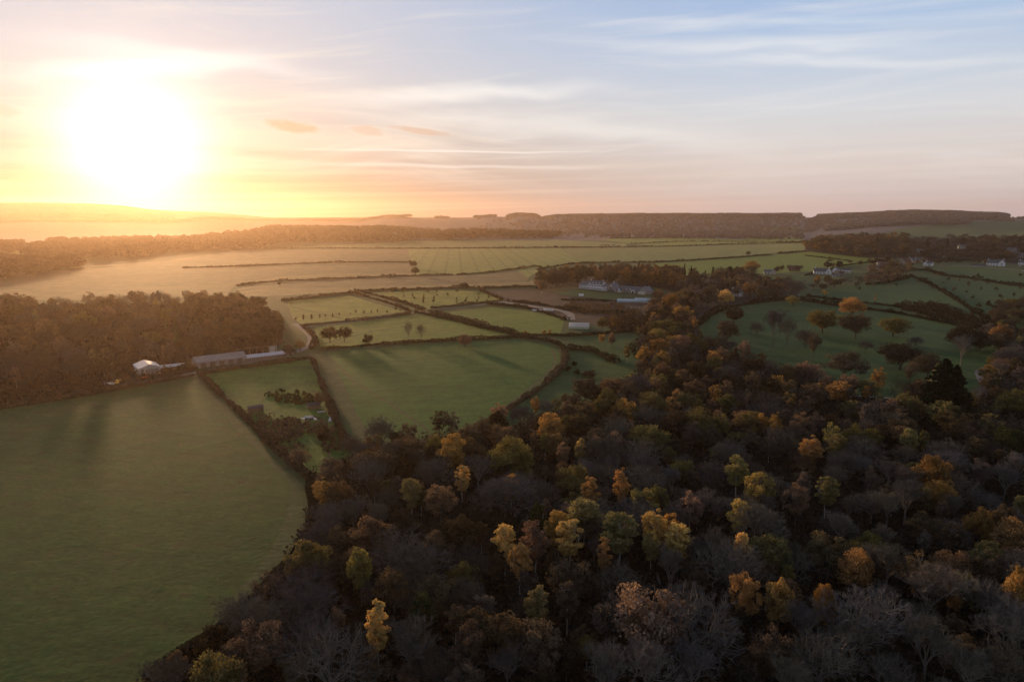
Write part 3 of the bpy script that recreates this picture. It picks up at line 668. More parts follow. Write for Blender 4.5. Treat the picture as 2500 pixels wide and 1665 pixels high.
# landmarks of the large wood: kind, crown top on the survey grid, height, colour, width factor, short phrase
LM = [
 ('oak', 1040, 995, 18, 'orange', 1.05, 'broad orange oak at the field corner'),
 ('oak', 1175, 1003, 18, 'yellowgreen', 1.1, 'broad olive gold oak behind the corner oak'),
 ('oak', 930, 1003, 14, 'russet', .9, 'rusty oak at the foot of the middle field'),
 ('oak', 1268, 948, 16, 'orange', .9, 'rounded bronze oak at the meadow tip'),
 ('oak', 1325, 946, 14, 'brown', .95, 'brown oak on the wood edge by the meadow'),
 ('oak', 1160, 972, 13, 'copper', 1.1, 'low copper oak on the field edge'),
 ('oak', 1395, 893, 19, 'olive', .75, 'tall olive oak standing up by the meadow'),
 ('oak', 1432, 915, 15, 'orange', .9, 'bright orange oak beside the tall olive oak'),
 ('oak', 1500, 900, 15, 'olive', 1.1, 'spreading olive oak right of the meadow'),
 ('oak', 1610, 938, 16, 'olive', 1.2, 'wide olive oak in the upper wood'),
 ('oak', 1495, 975, 15, 'olive', 1.1, 'bushy olive oak below the meadow edge'),
 ('oak', 1600, 872, 15, 'russet', 1.1, 'russet oak below the park'),
 ('oak', 1480, 795, 17, 'orange', .9, 'amber oak at the narrow neck of the wood'),
 ('oak', 1520, 775, 18, 'rust', .95, 'rust oak in the neck of the wood'),
 ('oak', 1530, 730, 18, 'olive', 1., 'olive oak high in the neck of the wood'),
 ('oak', 1545, 672, 20, 'rust', .95, 'rust coloured oak beside the manor glasshouses'),
 ('oak', 1510, 752, 15, 'yellowgreen', .9, 'golden green oak below the glasshouses'),
 ('oak', 1600, 828, 15, 'dark', .9, 'round dark tree below the park edge'),
 ('oak', 1570, 700, 18, 'orange', 1., 'amber oak above the olive oak of the neck'),
 ('bushy', 1470, 860, 16, 'grey', 1., 'grey bare tree at the end of the meadow'),
 ('oak', 1385, 727, 14, 'olive', .8, 'olive tree at the right end of the long polytunnel'),
 ('oak', 1412, 724, 13, 'rust', .6, 'rust red tree behind the long polytunnel'),
 ('birch', 1335, 998, 16, 'gold', 1.1, 'bright golden birch near the meadow tip'),
 ('bushy', 1375, 1000, 16, 'grey', 1., 'pale fan shaped bare tree by the golden birch'),
 ('birch', 1062, 1060, 16, 'gold', 1.3, 'pale gold birch below the corner oak'),
 ('birch', 1175, 1078, 17, 'orange', 1.0, 'small amber birch above the round grey tree'),
 ('bushy', 1160, 1090, 17, 'grey', 1.15, 'big round grey bare tree in the middle wood'),
 ('birch', 942, 1090, 17, 'yellowgreen', 1.3, 'lime yellow birch near the left edge of the wood'),
 ('ash', 1010, 1105, 16, 'copper', 1., 'pinkish brown tree right of the lime yellow birch'),
 ('oak', 1322, 1068, 15, 'olive', .9, 'flat topped olive oak in the middle wood'),
 ('birch', 1357, 1085, 18, 'orange', 1.3, 'amber birch behind the flat topped oak'),
 ('birch', 1430, 1070, 19, 'orange', .8, 'slim amber birch alone in the dark wood'),
 ('birch', 1345, 1135, 18, 'yellowgreen', 1.7, 'rounded lime birch in the centre of the wood'),
 ('birch', 1235, 1150, 16, 'green', 1., 'small green birch among grey trees'),
 ('birch', 1160, 1192, 18, 'gold', 1.1, 'yellow birch left of the golden cluster'),
 ('birch', 1196, 1236, 17, 'orange', 1.1, 'peach coloured birch low in the golden cluster'),
 ('birch', 1230, 1190, 18, 'copper', 1.3, 'rosy brown birch within the golden cluster'),
 ('birch', 1285, 1160, 18, 'orange', 1.1, 'pale amber birch at the top of the golden cluster'),
 ('birch', 1310, 1178, 19, 'gold', 1.5, 'brightest golden birch of the cluster'),
 ('birch', 1425, 1168, 19, 'yellowgreen', 1.7, 'large olive gold birch right of the cluster'),
 ('birch', 1390, 1222, 17, 'orange', .9, 'slender amber birch below the large olive gold one'),
 ('birch', 1510, 1165, 18, 'gold', 1.1, 'vivid yellow birch in the right middle of the wood'),
 ('birch', 1562, 1190, 17, 'gold', 1.2, 'second vivid yellow birch on the right middle'),
 ('birch', 1545, 1168, 17, 'orange', 1.1, 'amber birch between the two vivid yellow ones'),
 ('birch', 1500, 1210, 15, 'yellowgreen', 1., 'small lime birch under the vivid yellow one'),
 ('ash', 1480, 1120, 15, 'yellowgreen', .9, 'mossy gold tree above the vivid yellow birch'),
 ('ash', 1515, 1108, 15, 'olive', .9, 'olive tree beside the mossy gold tree'),
 ('birch', 1590, 1118, 18, 'copper', 1.2, 'coppery birch above the two yellow birches'),
 ('birch', 1705, 1140, 17, 'gold', 1.1, 'peach gold birch in the right wood'),
 ('birch', 1708, 1212, 16, 'gold', .8, 'narrow golden birch low in the right wood'),
 ('birch', 1697, 1040, 18, 'yellowgreen', 1.2, 'tall lime gold birch above the peach gold one'),
 ('ash', 1740, 1082, 16, 'gold', .9, 'sunlit yellow crown in the upper right wood'),
 ('birch', 1770, 1085, 16, 'yellowgreen', 1.1, 'mossy birch right of the sunlit yellow crown'),
 ('ash', 1835, 1105, 16, 'copper', .8, 'rosy tree in the right wood'),
 ('birch', 1905, 1085, 17, 'yellowgreen', 1.6, 'dark gold birch right of the rosy tree'),
 ('birch', 1787, 943, 19, 'orange', .75, 'very slender tall birch at the top of the wood'),
 ('ash', 1845, 945, 16, 'copper', .9, 'copper crown near the park boundary'),
 ('ash', 1915, 968, 16, 'yellowgreen', .8, 'tawny tree near the park boundary'),
 ('birch', 1868, 998, 16, 'orange', 1.3, 'amber birch below the tawny tree'),
 ('birch', 1925, 988, 16, 'yellowgreen', 1.5, 'olive birch beside the amber birch'),
 ('birch', 1995, 920, 17, 'taupe', 1.2, 'brownish birch below the cart track'),
 ('birch', 2095, 975, 17, 'yellowgreen', 1., 'faint olive birch left of the great conifer'),
 ('ash', 2022, 842, 17, 'orange', .78, 'tawny tree standing on the park edge by the track'),
 ('birch', 825, 1243, 19, 'yellowgreen', .9, 'narrow yellow birch above the left edge of the wood'),
 ('birch', 865, 1362, 20, 'gold', 1.0, 'tall golden olive birch near the lower left edge'),
 ('birch', 1235, 1332, 17, 'yellowgreen', 1.3, 'bright lime birch in the lower middle'),
 ('birch', 972, 1350, 15, 'green', 1.1, 'small green birch in the lower left wood'),
 ('birch', 1305, 1320, 17, 'brown', .9, 'brown birch with a white trunk in the lower middle'),
 ('oak', 1498, 1352, 19, 'copper', .95, 'great coppery oak in the lower middle'),
 ('oak', 1715, 1312, 15, 'orange', .55, 'small orange oak right of the great coppery oak'),
 ('oak', 1797, 1328, 16, 'orange', .62, 'bright orange oak in the lower right wood'),
 ('oak', 1900, 1340, 15, 'rust', .6, 'orange oak right of the bright orange one'),
 ('oak', 1972, 1258, 15, 'orange', .65, 'golden brown oak above the orange oaks'),
 ('oak', 2150, 1045, 19, 'rust', .9, 'large rust gold oak high on the right'),
 ('oak', 2170, 1098, 14, 'orange', .7, 'orange lower crown under the large rust gold oak'),
 ('oak', 2258, 1165, 15, 'rust', .62, 'round rust oak near the right edge'),
 ('oak', 2335, 1190, 15, 'rust', .8, 'rust oak touching the right edge of the view'),
 ('oak', 2350, 1300, 16, 'orange', .7, 'orange oak cut off by the right edge'),
 ('oak', 2190, 1310, 14, 'rust', .4, 'small rust patch beside the big bare tree'),
 ('oak', 2340, 895, 18, 'olive', 1.1, 'broad bronze oak by the drive on the right'),
 ('oak', 2325, 975, 17, 'green', .8, 'green domed tree under the bronze oak'),
 ('bushy', 2330, 790, 20, 'grey', 1., 'big pale bare tree right of the drive'),
 ('oak', 860, 1032, 15, 'brown', 1.1, 'broad brown oak at the wood edge by the paddock'),
 ('oak', 780, 1105, 14, 'russet', .9, 'reddish brown oak beside the left corner'),
 ('bushy', 930, 1235, 17, 'grey', 1.3, 'wide pale grey bare tree on the left'),
 ('oak', 850, 1188, 16, 'russet', 1.1, 'broad russet oak above the narrow yellow birch'),
 ('oak', 705, 1240, 17, 'olive', .9, 'dark olive oak on the edge of the near field'),
 ('oak', 590, 1425, 14, 'copper', .8, 'reddish oak at the lower left of the wood'),
 ('oak', 490, 1500, 15, 'olive', .8, 'moss green oak at the lower left edge'),
 ('oak', 1060, 1185, 16, 'dark', 1.1, 'dark brown oak in the shaded middle'),
 ('oak', 1240, 1425, 15, 'brown', .8, 'brown oak at the lower middle'),
 ('bushy', 700, 1330, 15, 'grey', 1.1, 'grey bare tree on the lower left edge'),
 ('bare', 755, 1450, 16, 'grey', 1.1, 'grey bare tree low on the left'),
 ('bare', 940, 1425, 16, 'grey', 1.1, 'spreading bare tree low on the left middle'),
 ('bare', 2140, 1425, 16, 'grey', 1.1, 'pale bare tree on a straight trunk, lower right'),
 ('bare', 2000, 1345, 19, 'grey', 1., 'tall bare tree on the lower right'),
 ('bare', 1895, 1452, 15, 'grey', 1.1, 'fan of bare branches at the bottom right'),
 ('bare', 2150, 1285, 19, 'grey', 1.1, 'big bare tree carrying fine twigs, right'),
 ('bare', 2090, 1100, 17, 'grey', 1., 'bare tree under the large rust gold oak'),
 ('bare', 1490, 1465, 16, 'grey', 1.2, 'bare crown under the great coppery oak'),
 ('bare', 1600, 1350, 20, 'grey', .9, 'tall pale trunk right of the great coppery oak'),
 ('bare', 1830, 1520, 14, 'grey', 1., 'bare branches at the bottom edge'),
 ('bare', 2240, 1480, 15, 'grey', 1., 'angular bare tree at the bottom right corner'),
 ('bare', 1390, 1480, 16, 'grey', .9, 'slim bare tree left of the great coppery oak'),
 ('bare', 1850, 1385, 14, 'grey', 1., 'twisted bare tree under the bright orange oak'),
 ('bushy', 1750, 1155, 17, 'grey', .9, 'grey tree below the peach gold birch'),
 ('bare', 1680, 1240, 17, 'grey', 1.1, 'bare tree in the dark right middle'),
 ('bare', 2330, 1390, 17, 'grey', 1., 'bare tree near the right edge'),
 ('bare', 845, 1045, 17, 'grey', .8, 'pale branched tree at the head of the wood'),
]
SEEN = {}
def build_wood():
    used = []
    for kind, px, py, h, col, w, ph in LM:
        e = tree_px(kind, px, py, h, col, ph, None, w, 0, None, .96)
        used.append((TREES[-1][0], TREES[-1][1], TREES[-1][3]))
    marks = [(x, y, ph) for (x, y, _), (*_, ph) in zip(used, LM)]
    P = np.array(poly(TREEWOOD)); pl = [tuple(p) for p in P]
    meadow = []
    g = random.Random(5); cand = []
    x0, y0 = P.min(0); x1, y1 = P.max(0); fill = []
    tries = 0
    while tries < 40000 and len(fill) < 760:
        tries += 1
        d = y0 + (y1 - y0) * g.random() ** 1.35; x = g.uniform(x0, x1)
        if abs(x) > d * .86 + 20 or d < 112: continue
        if not inpoly([x], [d], pl)[0]: continue
        k = g.random(); right = x / d
        near = d < 260
        if k < (.30 if near else .17): kd = 'bushy' if g.random() < .55 else 'bare'
        elif k < .50: kd = 'oak'
        elif k < .78: kd = 'ash'
        elif k < .97: kd = 'birch'
        else: kd = 'beech'
        if near and right > .1 and g.random() < .45: kd = 'bare'
        h = g.uniform(9., 16.) * (.94 if near else 1); r = {'oak': 6.0, 'birch': 3.2, 'ash': 4.6, 'beech': 5.2, 'bare': 4.8, 'bushy': 4.9}[kd] * g.uniform(.85, 1.15) * h / 14
        if any((x - a) ** 2 + (d - b) ** 2 < (min(rr, 7) * .56 + r * .60) ** 2 for a, b, rr in used): continue
        used.append((x, d, r)); fill.append((x, d, kd, h))
    cnt = {}
    cols = dict(oak=['brown', 'dark', 'russet', 'olive', 'olive', 'brown', 'dark'], ash=['taupe', 'brown', 'purple', 'dark', 'russet'], birch=['taupe', 'brown', 'yellowgreen', 'copper', 'taupe', 'olive', 'orange', 'copper'], beech=['brown', 'russet'], bare=['grey', 'grey', 'taupe'], bushy=['grey', 'taupe', 'purple', 'taupe'])
    word = dict(brown='brown', dark='dark', russet='russet', olive='olive', taupe='grey brown', purple='purplish', yellowgreen='greenish yellow', copper='coppery', orange='amber', grey='grey')
    kw = dict(oak='oak', ash='ash', birch='birch', beech='beech', bare='bare tree', bushy='bushy bare tree')
    fill.sort(key=lambda f: math.hypot(f[0], f[1]))
    rank = []
    for x, y, kd, h in fill:
        c = g.choice(cols[kd] + (['copper', 'olive', 'orange'] if y > 290 and kd in ('oak', 'ash') else [])); a, b, ph = min(marks, key=lambda m: (m[0] - x) ** 2 + (m[1] - y) ** 2)
        r = math.hypot(x, y); ux, uy = x / r, y / r; dx, dy = x - a, y - b
        dep = dx * ux + dy * uy; lat = dx * uy - dy * ux
        rel = ('behind' if dep > 0 else 'in front of') if abs(dep) > abs(lat) else ('right of' if lat > 0 else 'left of')
        lab = f"{word[c]} {kw[kd]} {rel} {ph}"; cnt.setdefault(lab, []).append((dx * dx + dy * dy, x, y, kd, h, c))
    ordn = ['', 'second ', 'third ', 'fourth ', 'fifth ', 'sixth ']
    for lab, L_ in cnt.items():
        SEEN[lab] = len(L_)
        for i, (_, x, y, kd, h, c) in enumerate(sorted(L_)):
            lod = 0 if math.hypot(x, y) < 330 else 1
            lb = (ordn[min(i, 5)] + lab) if len(L_) > 1 and i else lab
            tree(kd, x, y, h, c, ' '.join(lb.split()[:16]), 'trees of the large wood', 1., lod)
build_wood()

def undergrowth(name, polys, n, label, size, hmax, cols, seed, minr=0, maxr=1e9, area=None):
    """low thicket: one mass of leaf sprays over the floor of a wood"""
    g = np.random.default_rng(seed); P = np.array(polys); (x0, y0), (x1, y1) = P.min(0), P.max(0)
    x = g.uniform(x0, x1, n * 8); y = y0 + (y1 - y0) * g.random(n * 8) ** 1.3
    k = inpoly(x, y, [tuple(p) for p in P]) & (np.abs(x) < y * .85 + 20) & (y > minr) & (y < maxr); x = x[k][:n]; y = y[k][:n]
    hh = hmax * (.35 + .65 * g.random(len(x)) ** 1.5); pts, nr = [], []
    m = 14; zz = hgt(x, y)
    d = unit(len(x) * m, g).reshape(-1, m, 3); d[..., 2] = np.abs(d[..., 2])
    R = (hh * .75)[:, None]
    Q = np.stack([x[:, None] + d[..., 0] * R, y[:, None] + d[..., 1] * R, zz[:, None] + d[..., 2] * hh[:, None]], -1).reshape(-1, 3)
    V = leaf_quads(Q, d.reshape(-1, 3) + g.normal(size=Q.shape) * .6, size, g)
    return tag(link(name, quads(V), M['dense'], color=cols), label, 'undergrowth', kind='stuff')
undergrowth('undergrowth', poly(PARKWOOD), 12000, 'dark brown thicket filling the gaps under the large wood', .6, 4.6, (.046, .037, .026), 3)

# ------------------------------------------------------------------ hedges
def hedge(pts, w, h, col, label, seed=0, rag=.6):
    w *= .62; h *= .76
    W = resample(world_line(pts), 3.); g = np.random.default_rng(seed + 50)
    seg = np.hypot(*np.diff(W, axis=0).T); ln = seg.sum(); dist = np.hypot(W[:, 0], W[:, 1]).mean()
    size = max(.38, dist / 620.); n = int(min(26000, max(300, ln * (w + 2 * h) / size ** 2 * 1.25)))
    s = g.uniform(0, ln, n); cs = np.r_[0, np.cumsum(seg)]
    x = np.interp(s, cs, W[:, 0]); y = np.interp(s, cs, W[:, 1])
    t = np.gradient(W, axis=0); t /= np.linalg.norm(t, axis=1)[:, None]; tx = np.interp(s, cs, t[:, 0]); ty = np.interp(s, cs, t[:, 1])
    lump = 1 + rag * (np.sin(s / 3.1 + seed + np.sin(s / 7.)) * .45 + np.sin(s / 9.7 + seed * 2) * .5 + np.sin(s / 31. + seed) * .6) * .75
    lump = np.where(np.sin(s / 19. + seed * 3.3) * np.sin(s / 47. + seed) > .72, 1.9, lump)
    a = g.uniform(-.25, math.pi + .25, n); k = g.uniform(.8, 1.05, n)
    u = np.cos(a) * w / 2 * k * lump; z = np.clip(np.sin(a), -.05, 1) ** .55 if False else np.abs(np.sin(a)) ** .6
    z = z * h * k * lump * g.uniform(.35, 1.05, n) ** .35
    P = np.c_[x - ty * u, y + tx * u, 0 * x]; P[:, 2] = hgt(P[:, 0], P[:, 1]) + z
    N = np.c_[-ty * np.cos(a), tx * np.cos(a), np.abs(np.sin(a)) + .1] + g.normal(size=(n, 3)) * .55
    V = [leaf_quads(P, N, size, g)]
    # dark woody heart of the hedge
    C = []
    off = np.c_[-t[:, 1], t[:, 0]] * w * .26; zz = hgt(W[:, 0], W[:, 1])
    for i in range(len(W) - 1):
        hh = h * (.42 + .2 * math.sin(i * .9 + seed) * math.sin(i * .23))
        a0, a1 = np.r_[W[i] + off[i], zz[i] - .3], np.r_[W[i + 1] + off[i + 1], zz[i + 1] - .3]; b0, b1 = np.r_[W[i] - off[i], zz[i] - .3], np.r_[W[i + 1] - off[i + 1], zz[i + 1] - .3]
        c0, c1, d0, d1 = a0.copy(), a1.copy(), b0.copy(), b1.copy()
        for q in (c0, c1, d0, d1): q[2] += hh + .3
        for q, ct in ((c0, W[i]), (d0, W[i]), (c1, W[i + 1]), (d1, W[i + 1])): q[:2] = ct + (q[:2] - ct) * .6
        C += [a0, a1, c1, c0, b1, b0, d0, d1, c0, c1, d1, d0]
    V.append(np.array(C))
    return tag(link('hedge', quads(np.concatenate(V)), M['dense'], color=PAL.get(col, col)), label, 'hedge')
HB = (.080, .062, .042); HG = (.058, .054, .030); HD = (.034, .035, .022); HP = (.130, .108, .070)
HEDGES = [
 ([(-60, 948), (150, 917), (300, 891), (445, 864)], 4, 3.2, HB, 'long brown hedge between the left wood and the near field'),
 ([(455, 862), (530, 850), (620, 838), (712, 824)], 4, 3., HB, 'low hedge in front of the long farm sheds'),
 ([(466, 866), (510, 910), (562, 958), (640, 1036), (690, 1080), (712, 1100)], 5.5, 3.2, HB, 'wide overgrown brown hedge along the near field right side'),
 ([(718, 826), (735, 870), (752, 915), (772, 965), (800, 1036)], 5., 3.2, HB, 'thick brown hedge between paddock and middle field'),
 ([(738, 804), (800, 799), (900, 791), (1060, 782), (1190, 776)], 4.5, 3.2, HG, 'dark hedge along the top of the middle field'),
 ([(1190, 776), (1250, 782), (1290, 796), (1300, 812)], 5, 3.4, HG, 'hedge turning at the top right of the middle field'),
 ([(1296, 808), (1300, 828), (1286, 850), (1250, 885), (1200, 920), (1130, 966), (1080, 1000)], 6.5, 3.4, HP, 'pale clipped hedge curving down the middle field'),
 ([(1305, 803), (1350, 806), (1385, 818), (1412, 834)], 8, 4., HG, 'dark hedge reaching into the meadow'),
 ([(815, 674), (860, 688), (905, 701), (942, 716)], 4, 3., HB, 'left hedge of the green lane to the lone corner'),
 ([(832, 671), (880, 684), (930, 698), (975, 712)], 5, 3.4, HB, 'right hedge of the green lane to the lone corner'),
 ([(692, 750), (760, 743), (850, 734), (942, 721)], 3.5, 2.4, HB, 'low hedge below the yellow green pasture'),
 ([(958, 718), (1000, 727), (1050, 738), (1110, 754), (1185, 770)], 7, 4., HG, 'double hedge running down to the middle of the fields'),
 ([(985, 715), (1040, 728), (1100, 744), (1190, 767)], 4, 3., HP, 'pale topped hedge beside the double hedge'),
 ([(990, 710), (1090, 699), (1150, 692)], 3.5, 2.4, HB, 'thin hedge along the bottom of the orchard'),
 ([(1120, 700), (1200, 707), (1260, 722), (1302, 737)], 7, 3.6, HG, 'hedge curving behind the long polytunnel field'),
 ([(1180, 694), (1240, 700), (1330, 716), (1460, 722)], 8, 3.6, HG, 'hedge belt under the brown garden ground'),
 ([(1100, 664), (1125, 677), (1155, 690)], 4, 3., HB, 'short hedge at the right side of the orchard'),
 ([(1180, 771), (1240, 771), (1320, 772), (1400, 767), (1470, 762)], 5, 3.2, HG, 'hedge running right towards the wood neck'),
 ([(697, 752), (712, 764), (724, 779), (722, 794), (712, 804)], 5, 3.2, HB, 'hedge hugging the outside of the lane bend'),
 ([(648, 692), (720, 684), (815, 673)], 5, 3.4, HB, 'hedge above the yellow green pasture'),
 ([(815, 671), (900, 667), (980, 665), (1060, 662), (1110, 663), (1240, 659)], 5, 3.4, HG, 'hedge along the back of the orchard'),
 ([(545, 657), (620, 648), (760, 642), (950, 634), (1040, 632)], 5, 3., HB, 'curved bank hedge beyond the ploughed strip'),
 ([(1050, 632), (1120, 627), (1200, 617), (1235, 612), (1255, 625)], 5, 3., HG, 'dark hedge under the ruled crop field'),
 ([(420, 616), (560, 612), (760, 604), (945, 603)], 4, 2.8, HB, 'hazy hedge left of the lone tree pair'),
 ([(560, 573), (760, 571), (935, 571.5), (1150, 570), (1290, 569), (1440, 568)], 5, 3., HB, 'far hedge along the top of the ruled field'),
 ([(1440, 568), (1560, 566), (1700, 561), (1850, 558)], 5, 3., HG, 'far hedge continuing right to the beech clump'),
 ([(1235, 621), (1330, 606), (1500, 603), (1640, 596), (1775, 586)], 6, 3.2, HD, 'long dark hedge behind the manor wood'),
 ([(1790, 584), (1850, 578)], 6, 3.4, HD, 'short dark hedge left of the beech clump'),
 ([(1850, 588), (1900, 594), (1960, 602)], 4, 2.5, HG, 'thin hedge crossing the field above the village'),
 ([(1400, 549), (1500, 547), (1640, 547)], 5, 3., HB, 'farthest hedge under the distant tree row'),
 ([(1450, 561), (1560, 556), (1700, 556), (1850, 557)], 5, 3., HG, 'hedge along the bright far meadow'),
 ([(1605, 748), (1640, 720), (1700, 703), (1760, 694), (1830, 688)], 9, 4.4, HD, 'heavy dark hedge at the top left of the park'),
 ([(1840, 690), (1940, 705), (2030, 716), (2100, 728), (2180, 744), (2240, 758)], 8, 4.4, HD, 'heavy dark hedge along the top of the park'),
 ([(1855, 682), (1960, 694), (2060, 706), (2100, 716)], 5, 3., HD, 'lower hedge just above the park boundary'),
 ([(2092, 634), (2140, 655), (2190, 684), (2240, 716), (2270, 736)], 7, 4., HD, 'diagonal dark hedge climbing to the village'),
 ([(2092, 622), (2130, 622), (2175, 635), (2235, 641), (2300, 652), (2360, 660)], 8, 4.6, HD, 'bulky dark hedge across the right slope'),
 ([(1990, 655), (2040, 650), (2090, 638)], 7, 4.4, HD, 'dark hedge below the village trees'),
 ([(1850, 634), (1900, 622), (1960, 608), (2080, 597)], 4, 2.6, HD, 'garden hedge behind the white houses'),
 ([(2240, 745), (2300, 760), (2380, 768)], 9, 4.6, HD, 'dark hedge at the right of the park'),
 ([(1430, 692), (1500, 693)], 4, 2.5, HD, 'clipped hedge left of the glasshouses'),
 ([(1290, 690), (1340, 691), (1425, 693)], 5, 3.2, HD, 'square dark hedge below the manor lawn'),
 ([(712, 1105), (716, 1160), (700, 1230), (640, 1325), (560, 1400), (505, 1445), (420, 1510), (340, 1570)], 5, 3.4, HD, 'dark overgrown hedge between the near field and the large wood'),
 ([(2270, 700), (2310, 715), (2380, 722)], 7, 4.2, HD, 'right hand hedge beside the open slope'),
]
for i, (p, w, h, c, lb) in enumerate(HEDGES): hedge(p, w, h, c, lb, i)

# ------------------------------------------------------------------ filling a wood with trees of its own
WORD = dict(brown='brown', dark='dark', russet='russet', olive='olive', taupe='grey brown', purple='purplish', yellowgreen='greenish yellow', copper='coppery', orange='amber', grey='grey', rust='rust', pine='dark green', green='green', gold='golden')
KW = dict(oak='oak', ash='ash', birch='birch', beech='beech', bare='bare tree', bushy='bare tree', spruce='spruce', bush='bush', sapling='sapling')
RAD = dict(oak=6., birch=3.2, ash=4.6, beech=5.4, bare=4.6, bushy=4.9, spruce=3.2, bush=2.6, sapling=1.5)
def fill(pl, n, kinds, cols, hr, marks, group, seed, lod, pack=.62, wmul=1.):
    g = random.Random(seed); P = np.array(pl); (x0, y0), (x1, y1) = P.min(0), P.max(0); used = []; rows = []
    mk = [(*G(a, b), ph) for a, b, ph in marks]
    for _ in range(n * 60):
        if len(rows) >= n: break
        x, y = g.uniform(x0, x1), g.uniform(y0, y1)
        if abs(x) > y * .82 + 12 or not inpoly([x], [y], pl)[0]: continue
        k = g.choices(list(kinds), [kinds[q] for q in kinds])[0]; h = g.uniform(*hr); r = RAD[k] * h / 16 * wmul
        if any((x - a) ** 2 + (y - b) ** 2 < ((r + q) * pack) ** 2 for a, b, q in used): continue
        used.append((x, y, r)); c = g.choice(cols[k] if isinstance(cols, dict) else cols)
        a, b, ph = min(mk, key=lambda m: (m[0] - x) ** 2 + (m[1] - y) ** 2)
        R = math.hypot(x, y); dx, dy = x - a, y - b; dep = (dx * x + dy * y) / R; lat = (dx * y - dy * x) / R
        rel = ('behind' if dep > 0 else 'in front of') if abs(dep) > abs(lat) else ('right of' if lat > 0 else 'left of')
        rows.append((dx * dx + dy * dy, x, y, k, h, c, f"{WORD[c]} {KW[k]} {rel} {ph}"))
    seen = SEEN
    for d, x, y, k, h, c, lb in sorted(rows):
        i = seen[lb] = seen.get(lb, 0) + 1
        o = ['', 'second ', 'third ', 'fourth ', 'fifth ', 'sixth ', 'seventh ', 'eighth ', 'ninth ', 'tenth '][min(i, 10) - 1]
        tree(k, x, y, h, c, ' '.join((o + lb).split()[:16]), group, wmul, lod)
LWM = [(60, 700, 'the left edge of the left wood'), (180, 735, 'the dark firs of the left wood'), (340, 862, 'the pale barn'), (500, 838, 'the long farm shed'), (600, 826, 'the low shed by the lane'), (640, 760, 'the round east end of the left wood'), (255, 720, 'the pale crowned tree in the left wood'), (420, 700, 'the back of the left wood'), (150, 900, 'the near hedge of the left wood'), (20, 860, 'the near left corner of the left wood'), (260, 800, 'the middle of the left wood'), (560, 720, 'the tall beeches of the left wood'), (100, 790, 'the amber crowns of the left wood')]
EAST = [(455, 820), (560, 800), (636, 786), (645, 750), (630, 716), (560, 702), (440, 706), (430, 780)]
fill(poly(EAST), 75, dict(beech=6, oak=2, ash=1), dict(beech=['dark', 'russet', 'brown'], oak=['dark', 'brown'], ash=['brown', 'taupe']), (17, 21), LWM, 'trees of the left wood', 21, 1, .5)
WEST = [(-220, 930), (150, 890), (290, 868), (310, 846), (380, 840), (425, 815), (430, 702), (300, 700), (100, 704), (-220, 712)]
fill(poly(WEST), 215, dict(beech=2, oak=3, ash=4, birch=1, bushy=4, spruce=.9), dict(beech=['brown', 'taupe', 'dark'], oak=['olive', 'brown', 'copper', 'dark', 'taupe', 'taupe'], ash=['taupe', 'brown', 'taupe', 'russet'], birch=['copper', 'yellowgreen'], bushy=['taupe', 'grey', 'brown'], spruce=['pine', 'green']), (11, 21), LWM, 'trees of the left wood', 22, 1, .6)
undergrowth('undergrowth', poly(LEFTWOOD), 4200, 'brown thicket under the left wood', 1.3, 4.5, (.070, .048, .030), 4)
undergrowth('undergrowth', poly([(566, 950), (640, 962), (735, 966), (765, 985), (785, 1040), (745, 1040), (742, 1000), (690, 1002), (700, 1060), (660, 1035), (600, 985)]), 230, 'reddish brown scrub in the lower paddock', .7, 3.0, (.110, .085, .062), 5)
undergrowth('undergrowth', poly([(600, 905), (650, 896), (722, 905), (728, 922), (690, 930), (640, 925)]), 90, 'low rushes and brambles in the paddock hollow', .8, 1.6, (.060, .058, .026), 6)
undergrowth('undergrowth', poly([(1310, 696), (1425, 700), (1470, 715), (1470, 728), (1330, 722), (1290, 710)]), 260, 'orange tinted shrubbery below the glasshouses', .9, 4., (.16, .105, .055), 7)
undergrowth('undergrowth', poly([(1390, 735), (1490, 728), (1500, 768), (1440, 764), (1400, 758)]), 260, 'dark mixed scrub right of the long polytunnel', 1.1, 6., (.075, .052, .034), 8)
undergrowth('undergrowth', poly([(2060, 700), (2150, 698), (2190, 712), (2230, 730), (2300, 750), (2290, 765), (2200, 745), (2110, 722), (2065, 712)]), 420, 'dark bramble bank above the park', 1.2, 6., (.055, .040, .026), 9)
MWM = [(1240, 655, 'the left end of the manor wood'), (1340, 650, 'the white manor wing'), (1420, 650, 'the great stone gable'), (1490, 650, 'the long slate roof'), (1570, 660, 'the right end of the manor wood')]
fill(poly(MANORWOOD), 105, dict(beech=6, oak=2, spruce=.3), dict(beech=['russet', 'brown', 'rust'], oak=['brown', 'russet'], spruce=['pine']), (22, 28), MWM, 'beeches behind the manor', 23, 1, .42)
NM = [(1600, 690, 'the grey gabled cottage'), (1693, 680, 'the small white house'), (1770, 625, 'the pale bungalow'), (1880, 625, 'the big white village house'), (1640, 660, 'the trees right of the manor')]
fill(poly(COTTAGEWOOD), 120, dict(oak=3, ash=1.5, bushy=2, beech=2, spruce=.4, birch=.5), dict(oak=['brown', 'dark', 'russet', 'brown'], beech=['brown', 'russet', 'taupe'], ash=['taupe', 'brown', 'dark'], bushy=['purple', 'taupe'], spruce=['pine'], birch=['orange', 'yellowgreen']), (13, 20), NM, 'trees between manor and village', 24, 2, .5, 1.15)
VM = [(1870, 575, 'the rust beech clump'), (1960, 560, 'the dome shaped beeches'), (2060, 590, 'the village rooftops'), (2130, 575, 'the tall dark village cypress'), (2210, 590, 'the middle of the village wood'), (2290, 600, 'the large white gabled house'), (2354, 575, 'the right edge of the village wood'), (2090, 550, 'the back of the village wood')]
